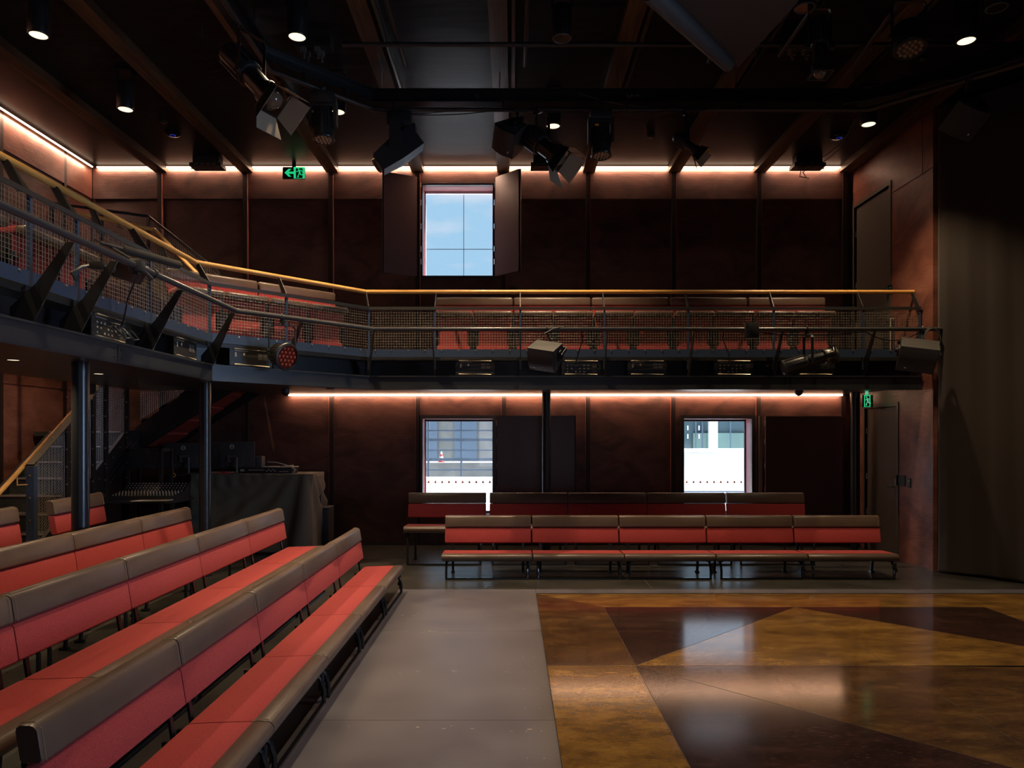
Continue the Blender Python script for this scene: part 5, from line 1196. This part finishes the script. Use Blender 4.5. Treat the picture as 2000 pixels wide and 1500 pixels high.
mb = MB(); mb.box((dx0, y, z0+0.002), (dx0+0.034, y+0.004, z1-0.01)); mb.box((x1-0.036, y, z0+0.002), (x1-0.001, y+0.004, z1-0.01)); mb.box((dx0, y, z1-0.022), (x1-0.001, y+0.004, z1-0.003)); mb.box((dx0+0.034, y, z0+0.002), (x1-0.036, y+0.004, z0+0.008)); TP(mb.build('door_symbol', M['exitgreen']), e)
mb = MB(); runner(mb, (dx0+x1)/2, cz, h*0.86, y-0.003); TP(mb.build('running_figure', M['exitgreen']), e)
x0, x1 = W(1684, 0, 10.75).x, W(1705, 0, 10.75).x; z0, z1 = 2.165, 2.345
e = empty('exit_sign', ((x0+x1)/2, 10.75, z1), 0, 'small green exit sign with running figure hung above the lower door', 'exit sign', 'exit signs')
mb = MB(); mb.box((x0, 10.75, z0), (x1, 10.80, z1)); TP(mb.build('sign_body', M['exitblack']), e)
mb = MB(); mb.box(((x0+x1)/2-0.02, 10.765, z1), ((x0+x1)/2+0.02, 10.785, ZS)); TP(mb.build('hanger', M['exitwhite']), e)
y = 10.745; a, b = x0+0.028, x1-0.040
mb = MB(); mb.box((a, y, z0+0.004), (a+0.012, y+0.004, z1-0.004)); mb.box((b-0.012, y, z0+0.004), (b, y+0.004, z1-0.004)); mb.box((a, y, z1-0.016), (b, y+0.004, z1-0.004)); mb.box((a, y, z0+0.004), (b, y+0.004, z0+0.012)); TP(mb.build('door_symbol', M['exitgreen']), e)
mb = MB(); runner(mb, (a+b)/2, (z0+z1)/2, 0.14, y-0.003); TP(mb.build('running_figure', M['exitwhite']), e)

# ================================================================== GALLERY EQUIPMENT
def rack_unit(p, n, label, kind):
    """p: centre of the front face bottom, n: outward normal"""
    n = V((n[0], n[1], 0)).normalized(); rz = math.atan2(n.x, -n.y)
    e = empty('rack_unit', tuple(p), rz, label, 'patch panel', 'rack units on the gallery ledge')
    mb = MB(); mb.box((-0.22, 0.004, 0.005), (0.22, 0.22, 0.195)); mb.build('chassis', M['plastic'], e)
    mb = MB(); mb.box((-0.262, 0, 0.0), (0.262, 0.004, 0.20)); mb.build('face_plate', M['plastic'], e)
    for z in (0.012, 0.19):
        mb = MB(); mb.path([(-0.21, 0, z), (-0.21, -0.02, z), (0.21, -0.02, z), (0.21, 0, z)], 0.006, 8); mb.build('guard_bar', M['bar'], e)
    mb = MB(); mb.box((-0.20, -0.0012, 0.168), (-0.04, 0, 0.173)); mb.box((-0.235, -0.002, 0.03), (-0.228, 0, 0.037)); mb.box((0.228, -0.002, 0.03), (0.235, 0, 0.037)); mb.box((-0.235, -0.002, 0.155), (-0.228, 0, 0.162)); mb.box((0.228, -0.002, 0.155), (0.235, 0, 0.162)); mb.build('printed_mark', M['print'], e)
    def con(f, m='print'): mb = MB(); f(mb); mb.build('connector', M[m], e)
    if kind:
        for i in range(6):
            for j in range(3):
                if (i*3+j) % 4 != 3: con(lambda m: m.tube((-0.18+i*0.055, -0.004, 0.045+j*0.042), (-0.18+i*0.055, 0, 0.045+j*0.042), 0.009, 8))
        con(lambda m: m.box((0.15, -0.006, 0.03), (0.205, 0, 0.15)), 'greyplastic')
    else:
        con(lambda m: m.box((-0.20, -0.004, 0.10), (-0.18, 0, 0.15))); con(lambda m: m.box((-0.10, -0.003, 0.12), (-0.08, 0, 0.15)))
        for i in range(2): con(lambda m: m.box((0.08+i*0.065, -0.004, 0.08), (0.135+i*0.065, 0, 0.155)), 'greyplastic')
    return e
for px, lab, kd in ((928, 'rack unit on the gallery ledge above the left lower window', 0), (1135, 'rack unit with many connectors right of the gallery speaker', 1), (1264, 'rack unit on the ledge right of the middle column', 0), (1433, 'rack unit with many connectors below the small black box', 1), (1592, 'rack unit half hidden behind the foil-ended spotlight', 0)):
    rack_unit(((px-1000)*9.66/F, 9.66, 2.548), (0, -1), lab, kd)
p = V((*dm(0.76), 0)); nn = V((nd[0], nd[1], 0)).normalized(); p = p-nn*0.05; e = rack_unit((p.x, p.y, 2.548), nd, 'rack unit behind the red-lensed lamp on the angled gallery side', 0)
rack_unit((C2[0]-0.05, 7.55, 2.548), (1, 0), 'plain rack unit on the left gallery ledge near its corner', 0)
rack_unit((C2[0]-0.05, 6.12, 2.548), (1, 0), 'rack unit with plugged cables on the left gallery ledge below the microphone', 1)
for k, (a, b, c_) in enumerate(((5.98, 2.66, 'rubber'), (6.12, 2.70, 'greyplastic'), (6.25, 2.64, 'rubber'))):
    cable([(C2[0]-0.045, a, b), (C2[0]+0.03, a+0.02, b-0.02), (C2[0]+0.04, a+0.1, 2.58), (C2[0]+0.02, a+0.22, 2.60), (C2[0]-0.045, a+0.2, 2.68)], 0.007, 'plugged cable looping at the left rack unit, %s' % ('left loop', 'pale middle loop', 'right loop')[k], c_)
cable([(-3.0, 5.85, 3.08), (-3.12, 5.90, 2.85), (-3.2, 6.0, 2.72), (-3.28, 6.1, 2.66)], 0.007, 'black cable dropping from the microphone to the rack unit')

yp = po[0][1]
speaker_box((W(1066, 0, 9.15).x, 9.12, W(0, 692, 9.12).z), (-0.42, -0.68, -0.60), 0.32, 0.35, 0.30, (W(1068, 0, yp).x, yp, ZP), 'grey-fronted box speaker hung from the gallery pipe at centre')
speaker_box((W(1790, 0, 9.08).x, 9.05, W(0, 690, 9.05).z), (-0.42, -0.68, -0.60), 0.35, 0.42, 0.33, (W(1800, 0, yp).x, yp, ZP), 'tan-sided box speaker hung at the right end of the gallery pipe')
mb = MB(); pts = []
for k in range(100): a_ = k/25*2*PI; pts.append((W(1822, 0, 9.2).x+(0.13+0.006*(k//25))*math.cos(a_)*0.75, 9.2+k*0.0005, 2.96+(0.14+0.008*(k//25))*math.sin(a_)))
mb.path(pts, 0.0055, 5); tag(mb.build('cable_coil', M['greyplastic'], loc=pts[0]), 'coiled cable hanging at the right end of the gallery pipe', 'cable')
cable(sag((W(1465, 0, yp).x, yp, ZP-0.03), (W(1690, 0, yp).x, yp, ZP-0.03), 0.05), 0.006, 'thin cable sagging below the gallery pipe between box and right fin')
cable(sag((W(1690, 0, yp).x, yp, ZP-0.03), (W(1800, 0, yp).x, yp, ZP-0.02), 0.12), 0.006, 'cable drooping from the gallery pipe to the right speaker')
cable([(W(1100, 0, yp).x, yp, ZP+0.03), (W(1080, 0, yp).x, yp-0.05, ZP+0.0), (W(1062, 0, yp).x, yp-0.08, ZP-0.07)], 0.007, 'cable taped over the gallery pipe by the centre speaker', 'greyplastic')
cable([(W(1136, 0, yp).x, yp, ZP-0.02), (W(1138, 0, yp).x, yp+0.05, 2.95), (W(1128, 0, 9.5).x, 9.5, 2.78), (W(1124, 0, 9.6).x, 9.62, 2.68)], 0.007, 'black cable hanging from the gallery pipe to a connector panel')
cable([(W(1414, 0, yp).x, yp, ZP-0.02), (W(1414, 0, yp).x, yp+0.05, 2.98), (W(1424, 0, 9.5).x, 9.5, 2.80), (W(1426, 0, 9.6).x, 9.62, 2.68)], 0.007, 'black cable hanging to the rack below the small black box')
# small box on the pipe
x = W(1465, 0, yp).x; e = empty('transmitter_box', (x, yp, ZP), 0, 'small flat black box mounted on the gallery pipe', 'box')
mb = MB(); mb.rbox((-0.085, -0.09, -0.12), (0.085, -0.04, 0.075), 0.006, 2); mb.build('body', M['plastic'], e)
mb = MB(); mb.torus((0, 0, 0), 0.033, 0.009, (1, 0, 0), 14, 6); mb.box((-0.02, -0.045, -0.02), (0.02, -0.02, 0.02)); mb.tube((0.04, -0.06, 0.07), (0.045, -0.05, 0.13), 0.006, 6); mb.build('clamp', M['post'], e)
mb = MB(); mb.torus((-0.03, -0.091, 0.035), 0.012, 0.002, (0, 1, 0), 14, 5); mb.build('logo_ring', M['greyplastic'], e)
# profile spotlight lying almost level
e = spotlight('spotlight', (W(1577, 0, 9.2).x, 9.18, W(0, 706, 9.2).z), (0.95, -0.10, 0.26), ZP, 0.64, 0.095, 'black profile spotlight with wrinkled foil at its end, on the gallery pipe', clampp=(W(1576, 0, yp).x, yp, ZP), wrap=True, side=(0, 1, 0))
c0 = V((W(1577, 0, 9.2).x, 9.18, W(0, 706, 9.2).z)); dd = V((0.95, -0.10, 0.26)).normalized()
mb = MB(); n = 18; rings = []; u, w_, _ = basis(dd)
for j, (r, hh) in enumerate(((0.092, 0.20), (0.10, 0.24), (0.088, 0.28), (0.098, 0.33), (0.08, 0.36))):
    rings.append([mb.addv(c0+dd*hh+(u*math.cos(2*PI*k/n)+w_*math.sin(2*PI*k/n))*(r+random.uniform(-.008, .008))) for k in range(n)])
for a, b in zip(rings, rings[1:]):
    for k in range(n): mb.face([a[k], a[(k+1)%n], b[(k+1)%n], b[k]], True)
mb.face(rings[-1]); TP(mb.build('foil_wrap', mat('black_foil', (0.16, 0.145, 0.12), 0.28, metal=0.7)), e)
# LED par with red lenses on the angled side
pp = V((po[1][0], po[1][1], 0)).lerp(V((po[2][0], po[2][1], 0)), 0.70); cz = 2.66
e = empty('par_light', (pp.x, pp.y, ZP), 0, 'round LED lamp with red lenses hanging from the angled gallery pipe', 'stage light', 'stage lights')
cP = V((pp.x, pp.y, cz)); dP = V((0.80, -0.56, -0.24)).normalized()
clamp(e, (pp.x, pp.y, ZP), (1, 0, 0)); yoke(e, (pp.x, pp.y, ZP), cP+V((0, 0, 0.05)), V((0.82, 0.57, 0)), 0.15, 0.045, 'post')
mb = MB(); b0 = cP-dP*0.15; mb.lathe([(0.06, 0), (0.11, 0.02), (0.125, 0.10), (0.135, 0.20), (0.15, 0.215), (0.15, 0.245), (0.132, 0.25), (0.132, 0.225)], b0, dP, 28); TP(mb.build('head', M['post']), e)
u, w_, _ = basis(dP); mb = MB()
for k in range(26):
    a = 2*PI*k/26; r_ = u*math.cos(a)+w_*math.sin(a); mb.bar(b0+dP*0.05+r_*0.118, b0+dP*0.17+r_*0.132, 0.008, 0.01, up=r_)
mb.torus(b0+dP*0.232, 0.150, 0.010, dP, 28, 6); TP(mb.build('heat_fin', M['plastic']), e)
mb = MB(); mb.lathe([(0.132, 0.222), (0.132, 0.228)], b0, dP, 28); TP(mb.build('lens_plate', M['lensred']), e)
mb = MB()
for (a, b) in [(i*0.052+(j%2)*0.026, j*0.046) for j in range(-2, 3) for i in range(-2, 3)]:
    if math.hypot(a, b) < 0.112: mb.sphere(b0+dP*0.230+u*a+w_*b, 0.02, 12, 6)
TP(mb.build('lens_cluster', M['lensbumpred']), e)
# microphone
pm = V((-2.995, 5.80, ZP)); e = empty('shotgun_microphone', tuple(pm), 0, 'long black foam-covered microphone clamped on the left gallery pipe', 'microphone')
clamp(e, pm, (0, 1, 0))
m0 = W(196, 474, 5.75); m1 = W(240, 487, 5.85); m2 = W(352, 518, 6.5)
mb = MB(); mb.lathe([(0.028, 0), (0.034, 0.02), (0.034, (m2-m1).length-0.02), (0.022, (m2-m1).length)], m1, (m2-m1), 18); TP(mb.build('foam_windshield', M['foam']), e)
mb = MB(); mb.tube(m0, m1, 0.014, 12); mb.tube(m0+(m1-m0)*0.3, m1, 0.019, 12); TP(mb.build('microphone_body', M['post']), e)
mb = MB(); mb.tube(pm+V((0, 0, 0.03)), (m1+m0)/2+V((0, 0, -0.01)), 0.012, 8); mb.rbox(tuple(pm+V((-0.05, -0.05, -0.05))), tuple(pm+V((0.05, 0.06, 0.05))), 0.015, 2); mb.tube(pm+V((0.0, 0.05, 0)), pm+V((0.02, 0.20, -0.06)), 0.018, 8); TP(mb.build('mount_arm', M['plastic']), e)
mb = MB(); mb.path([m0, m0+V((-0.03, -0.03, 0.02)), m0+V((-0.04, -0.02, -0.04)), m0+V((0.02, 0.02, -0.06)), (m0+m1)/2+V((0, 0, -0.06))], 0.005, 6); TP(mb.build('lead', M['rubber']), e)
mb = MB(); p = W(192, 519, 5.62); mb.rbox((p.x-0.05, p.y-0.04, p.z-0.03), (p.x+0.05, p.y+0.04, p.z+0.03), 0.01, 2); mb.tube((p.x+0.05, p.y, p.z-0.01), (p.x+0.12, p.y+0.02, p.z-0.03), 0.02, 10); mb.path([(p.x-0.05, p.y, p.z), (p.x-0.10, p.y-0.05, p.z-0.02), (p.x-0.14, p.y-0.10, p.z-0.08), (p.x-0.12, p.y-0.08, p.z-0.13)], 0.014, 8)
o = mb.build('small_camera', M['plastic'], loc=(p.x, p.y, p.z)); tag(o, 'small black camera body beside the microphone clamp', 'camera')
p = W(255, 531, 6.05); T_ = align((0.35, -0.5, -0.75), p, (0.3, 0.7, 0.2)); mb = MB(); mb.T = T_; mb.rbox((-0.10, -0.02, -0.12), (0.10, 0.03, 0.12), 0.02, 3); e = empty('flat_receiver', tuple(p), 0, 'flat black rounded box hung beside the microphone', 'receiver'); TP(mb.build('body', M['plastic']), e)
mb = MB(); mb.tube(p+V((-0.02, 0.02, 0.03)), V((-2.995, 6.08, ZP)), 0.012, 8); mb.torus((-2.995, 6.08, ZP), 0.033, 0.009, (0, 1, 0), 14, 6); TP(mb.build('mount_arm', M['post']), e)

# equipment case with wire handles at the gallery's right end
e = empty('equipment_case', (W(1757, 0, 10.3).x, 10.3, ZG), 0, 'dark case with bent pale wire frame at the right end of the gallery', 'case')
mb = MB(); mb.rbox((-0.10, 0.0, 0.08), (0.16, 0.3, 0.62), 0.01, 2); mb.build('body', M['plastic'], e)
mb = MB()
for dx in (-0.14, -0.04): mb.path([(dx+0.06, -0.02, 0.60), (dx, -0.02, 0.60), (dx, -0.02, 0.02), (dx+0.08, -0.02, 0.02)], 0.007, 6)
mb.build('wire_frame', M['print'], e)
mb = MB(); mb.box((-0.10, 0.02, 0), (-0.07, 0.28, 0.08)); mb.box((0.13, 0.02, 0), (0.16, 0.28, 0.08)); mb.build('foot', M['black'], e)

# ================================================================== CONTROL DESK
ZD = 1.17
e = empty('control_desk', (-3.9, 11.1, 0), 0, 'standing-height control desk in the far corner under the stair', 'desk'); di = None
mb = MB(); mb.box((-1.15, -0.32, ZD-0.03), (0.90, 0.36, ZD)); mb.build('desk_top', M['plastic'], e)
for (x, y) in ((-1.12, -0.28), (-1.12, 0.30), (0.84, -0.28), (0.84, 0.30)):
    mb = MB(); mb.box((x-0.02, y-0.02, 0), (x+0.02, y+0.02, ZD-0.03)); mb.build('leg', M['black'], e)
# drape over the desk
mb = MB(); path = [(-4.75, 10.74), (-3.03, 10.74), (-2.965, 10.78), (-2.965, 11.44)]
pl = []; 
for (a, b) in zip(path, path[1:]):
    n = max(2, int(math.dist(a, b)/0.025))
    for k in range(n): pl.append((a[0]+(b[0]-a[0])*k/n, a[1]+(b[1]-a[1])*k/n))
pl.append(path[-1]); rows = []
for zi in range(19):
    t = zi/18; z = ZD+0.006-t*(ZD-0.012); row = []; s = 0
    for k, (x, y) in enumerate(pl):
        if k: s += math.dist(pl[k-1], pl[k])
        frontp = s < 1.72
        # folds gather towards the pinned right corner
        q = max(0.0, min(1.0, s/1.72)); ph = (1.72-s)/(0.25+1.1*t)
        o_ = (0.010+0.075*t)*math.sin(ph*11+0.8*math.sin(3*t))+0.018*t*math.sin(s*23+t*3)+0.03*math.exp(-((s-1.1)/0.5)**2)*math.sin(PI*t)*1.0
        o_ = max(o_, -0.025)+0.012+0.02*t
        nx, ny = (0, -1) if frontp else (1, 0)
        row.append(mb.addv((x+nx*o_, y+ny*o_, z-0.03*math.sin(PI*q)*t*0)))
    rows.append(row)
for a, b in zip(rows, rows[1:]):
    for k in range(len(a)-1): mb.face([a[k], a[k+1], b[k+1], b[k]], True)
tops = [mb.addv((min(x, -2.965), max(y, 10.74), ZD+0.006)) for (x, y) in pl]; inner = [mb.addv((min(x, -3.02)-0.0, 11.44, ZD+0.006)) for (x, y) in pl]
for k in range(len(pl)-1): mb.face([rows[0][k], rows[0][k+1], tops[k+1], tops[k]], True)
mb.face([mb.addv((-4.75, 10.74, ZD+0.006)), mb.addv((-2.965, 10.74, ZD+0.006)), mb.addv((-2.965, 11.44, ZD+0.006)), mb.addv((-4.75, 11.44, ZD+0.006))])
o = mb.build('desk_drape', M['drape'], loc=(-3.9, 10.74, 0), sharp=False); tag(o, 'black cloth draped in folds over the control desk', 'cloth'); so = o.modifiers.new('thick', 'SOLIDIFY'); so.thickness = 0.003
def monitor(x0, x1, z0, z1, y, label, lx):
    cx = (x0+x1)/2; e = empty('computer_monitor', (cx, y, ZD), 0, label, 'monitor', 'monitors on the control desk'); w2 = (x1-x0)/2
    mb = MB(); mb.rbox((-w2, 0, z0-ZD), (w2, 0.02, z1-ZD), 0.006, 2); mb.rbox((-w2+0.14, -0.022, z0-ZD+0.03), (w2-0.14, 0.0, z0-ZD+0.26), 0.008, 2); mb.build('back_panel', mat('monitor_shell', (0.05, 0.047, 0.045), 0.45), e)
    mb = MB(); mb.torus((lx-cx, -0.003, z1-ZD-0.075), 0.030, 0.004, (0, 1, 0), 28, 6); text_into(mb, 'DELL', 0.024, facing_y((lx-cx, -0.003, z1-ZD-0.075)), 0.001); mb.build('logo_badge', M['paper'], e)
    mb = MB(); mb.box((-0.06, -0.05, z0-ZD+0.10), (0.06, -0.021, z0-ZD+0.20)); mb.bar((0, -0.05, z0-ZD+0.15), (0.10, -0.10, z0-ZD+0.15), 0.03, 0.03); mb.tube((0.10, -0.10, 0.008), (0.10, -0.10, z0-ZD+0.17), 0.017, 12); mb.box((0.04, -0.16, 0.008), (0.16, -0.04, 0.016)); mb.build('mount_arm', M['greyplastic'], e)
    mb = MB()
    for k in range(4): mb.box((-0.16+k*0.09, -0.024, z0-ZD+0.035), (-0.11+k*0.09, -0.020, z0-ZD+0.055))
    mb.build('port', M['greyplastic'], e)
monitor(W(318, 0, 10.9).x, W(404, 0, 10.9).x, 1.25, 1.635, 10.9, 'black monitor left of the column, seen from behind', W(358, 0, 10.9).x)
monitor(W(411, 0, 10.92).x, W(497, 0, 10.92).x, 1.25, 1.655, 10.92, 'black monitor right of the column, seen from behind', W(453, 0, 10.92).x)
p = W(504, 0, 11.1); mb = MB(); mb.rbox((-0.055, 0, 0.007), (0.06, 0.15, 0.26), 0.012, 2); o = mb.build('desk_speaker', M['greyplastic']); o.location = (p.x, 11.1, ZD); tag(o, 'small grey desk speaker beside the right monitor', 'speaker')
e = empty('audio_interface', (W(525, 0, 10.9).x, 10.9, ZD), 0, 'flat black audio unit with knobs on the draped desk', 'audio unit')
mb = MB(); mb.rbox((-0.50, -0.02, 0.01), (0.36, 0.26, 0.095), 0.005, 2); mb.build('case', M['plastic'], e)
mb = MB()
for k in range(5): mb.tube((-0.02+k*0.03, -0.032, 0.045+0.02*(k%2)), (-0.02+k*0.03, -0.02, 0.045+0.02*(k%2)), 0.010, 10)
mb.box((-0.42, -0.022, 0.04), (-0.36, -0.02, 0.07)); mb.box((-0.30, -0.022, 0.055), (-0.06, -0.02, 0.065)); mb.box((0.16, -0.022, 0.03), (0.30, -0.02, 0.04)); mb.build('control_knob', M['print'], e)
mb = MB(); p = W(575, 0, 11.0); mb.prism([(-0.28, 0, 0), (0.20, -0.05, 0), (0.24, 0.14, 0), (-0.20, 0.18, 0)], (0, 0, 0.012)); mb.prism([(0.0, 0, 0.012), (0.18, -0.03, 0.012), (0.20, 0.02, 0.03), (0.05, 0.08, 0.012)], (0, 0, 0.006)); o = mb.build('paper_sheet', M['print']); o.location = (p.x-0.2, 10.95, ZD+0.097); tag(o, 'cream papers lying on the audio unit', 'paper')
cable([W(522, 902, 10.9), W(540, 903, 10.9), W(565, 910, 10.9), W(577, 917, 10.85), W(573, 924, 10.85), W(560, 926, 10.88)], 0.006, 'pale cable curving over the papers on the desk', 'paper')
cable([W(410, 870, 10.8), W(420, 890, 10.8), W(428, 905, 10.8), W(440, 922, 10.8)], 0.006, 'black cable hanging between the two monitors')
cable([W(414, 862, 10.8), W(428, 875, 10.8), W(431, 893, 10.8), W(436, 920, 10.85)], 0.005, 'thin black cable behind the right monitor')
mb = MB(); mb.rbox((-0.12, -0.05, 0), (0.10, 0.05, 0.012), 0.004, 2); mb.sphere((-0.01, 0, 0.018), 0.06, 12, 8, (1, 0.7, 0.4)); o = mb.build('red_tool', M['conered']); p = W(438, 0, 10.80); o.location = (p.x, 10.85, ZD+0.007); tag(o, 'small red object on the edge of the draped desk', 'tool')
mb = MB(); mb.torus((0, 0, 0), 0.026, 0.008, (0, 1, 0), 24, 8); mb.path([(0, 0, 0.026), (0, 0, 0.12)], 0.002, 5); o = mb.build('tape_ring', M['orange']); p = W(339, 928, 10.75); o.location = p; tag(o, 'small yellow ring hanging from the desk edge under the left monitor', 'ring')
mb = MB(); mb.rbox((-0.05, -0.01, 0), (0.06, 0.03, 0.05), 0.004, 2); 
# mixing console on a low table
e = empty('console_table', (-4.92, 9.75, 0), 0, 'low table carrying the sound desk, beside the stair', 'table')
mb = MB(); mb.box((-0.42, -0.25, 0.86), (0.5, 0.35, 0.89)); mb.build('table_top', M['plastic'], e)
for (x, y) in ((-0.38, -0.2), (0.46, -0.2), (-0.38, 0.3), (0.46, 0.3)):
    mb = MB(); mb.box((x-0.018, y-0.018, 0), (x+0.018, y+0.018, 0.86)); mb.build('leg', M['black'], e)
e = empty('mixing_console', (-4.95, 9.75, 0.89), 0, 'black sound mixing desk with raised meter panel and faders', 'mixing desk')
mb = MB(); mb.prism([(-0.40, -0.20, 0.0), (-0.40, 0.28, 0.0), (-0.40, 0.28, 0.20), (-0.40, 0.12, 0.09), (-0.40, -0.20, 0.05)], (0.86, 0, 0)); mb.build('chassis', M['plastic'], e)
mb = MB()
for i in range(20):
    for j in range(4):
        x = -0.37+i*0.042; t = j/3; y = -0.15+t*0.25; z = 0.05+0.04*(y+0.20)/0.32; mb.box((x-0.006, y-0.008, z), (x+0.006, y+0.008, z+0.010+0.004*((i*3+j)%3)))
mb.build('fader', M['print'], e)
mb = MB()
for i in range(18):
    for j in range(4):
        x = -0.36+i*0.046; t = (j+0.5)/4; mb.tube((x, 0.12+0.16*t, 0.09+0.11*t), (x, 0.115+0.16*t, 0.098+0.11*t), 0.006, 6)
mb.build('meter_knob', M['print'], e)
mb = MB(); mb.prism([(-0.02, -0.27, 0), (0.42, -0.22, 0), (0.44, -0.06, 0), (0.04, -0.10, 0)], (0, 0, 0.008)); o = mb.build('paper_sheet', M['paper']); o.location = (-4.93, 9.70, 0.8905); tag(o, 'white papers at the front edge of the sound desk table', 'paper')
bpy.data.objects['mixing_console'].location.y = 9.84
e = empty('equipment_rack', (-5.15, 10.28, 0), 0, 'grey open equipment frame under the stair, left of the monitors', 'rack')
mb = MB(); 
for (x, y) in ((-0.20, -0.15), (0.26, -0.15), (-0.20, 0.15), (0.26, 0.15)): mb.box((x-0.02, y-0.02, 0), (x+0.02, y+0.02, 1.56))
mb.box((-0.20, -0.17, 1.52), (0.26, 0.17, 1.56)); mb.box((-0.2, -0.17, 0.05), (0.26, 0.17, 0.09)); mb.build('frame', M['post'], e)
mb = MB(); mb.box((-0.18, -0.172, 1.28), (0.24, -0.150, 1.52)); mb.build('front_panel', M['plastic'], e)
# floor speaker with handset
x = (W(603, 0, 11.2).x+W(645, 0, 11.2).x)/2
e = empty('floor_speaker', (x, 11.12, 0), 0, 'black floor speaker standing between draped desk and back wall', 'speaker')
mb = MB(); mb.rbox((-0.165, 0.0, 0.0), (0.165, 0.34, 0.63), 0.015, 2); mb.build('cabinet', M['speaker'], e)
mb = MB(); mb.rbox((-0.155, -0.012, 0.02), (0.155, 0.0, 0.60), 0.006, 2); mb.build('grille', M['grille'], e)
mb = MB(); text_into(mb, 'JBL', 0.035, facing_y((0.05, -0.0125, 0.075)), 0.001); mb.box((0.02, -0.0135, 0.047), (0.08, -0.012, 0.053)); mb.build('badge', M['print'], e)
mb = MB(); mb.rbox((-0.167, -0.014, 0.632), (0.167, 0.342, 0.645), 0.004, 2); mb.build('top_lid', M['greyplastic'], e)
e = empty('handset_charger', (x-0.02, 11.22, 0.645), 0, 'slim black handset standing upright on the floor speaker', 'handset')
mb = MB(); mb.rbox((-0.05, -0.04, 0), (0.05, 0.04, 0.025), 0.006, 2); mb.build('cradle', M['plastic'], e)
mb = MB(); mb.rbox((-0.036, -0.02, 0.02), (0.036, 0.02, 0.235), 0.010, 3); mb.box((-0.037, -0.021, 0.16), (0.037, 0.0, 0.165)); mb.build('handset', M['blackgloss'], e)

# wall plates on the right wall
def plate(name, y, z, hy, hz, lab, dot=False):
    e = empty(name, (XR, y, z), 0, lab, 'wall plate', 'wall plates on the right wall')
    mb = MB(); mb.box((-0.012, -hy, -hz), (-0.0005, hy, hz)); mb.build('face', M['plastic'], e)
    if dot:
        mb = MB(); mb.tube((-0.014, 0, hz*0.4), (-0.012, 0, hz*0.4), 0.006, 8); mb.build('status_light', M['greendot'], e)
        mb = MB(); mb.box((-0.016, -hy*0.5, -hz*0.6), (-0.012, hy*0.5, -hz*0.1)); mb.build('button', M['greyplastic'], e)
plate('switch_plate', 10.12, 1.12, 0.11, 0.075, 'square black wall plate beside the lower door')
plate('access_reader', 9.91, 1.10, 0.035, 0.065, 'small black reader with green dot right of the lower wall plate', True)
plate('access_reader', F*XR/740, 3.83, 0.04, 0.07, 'small black reader beside the upper door handle', True)
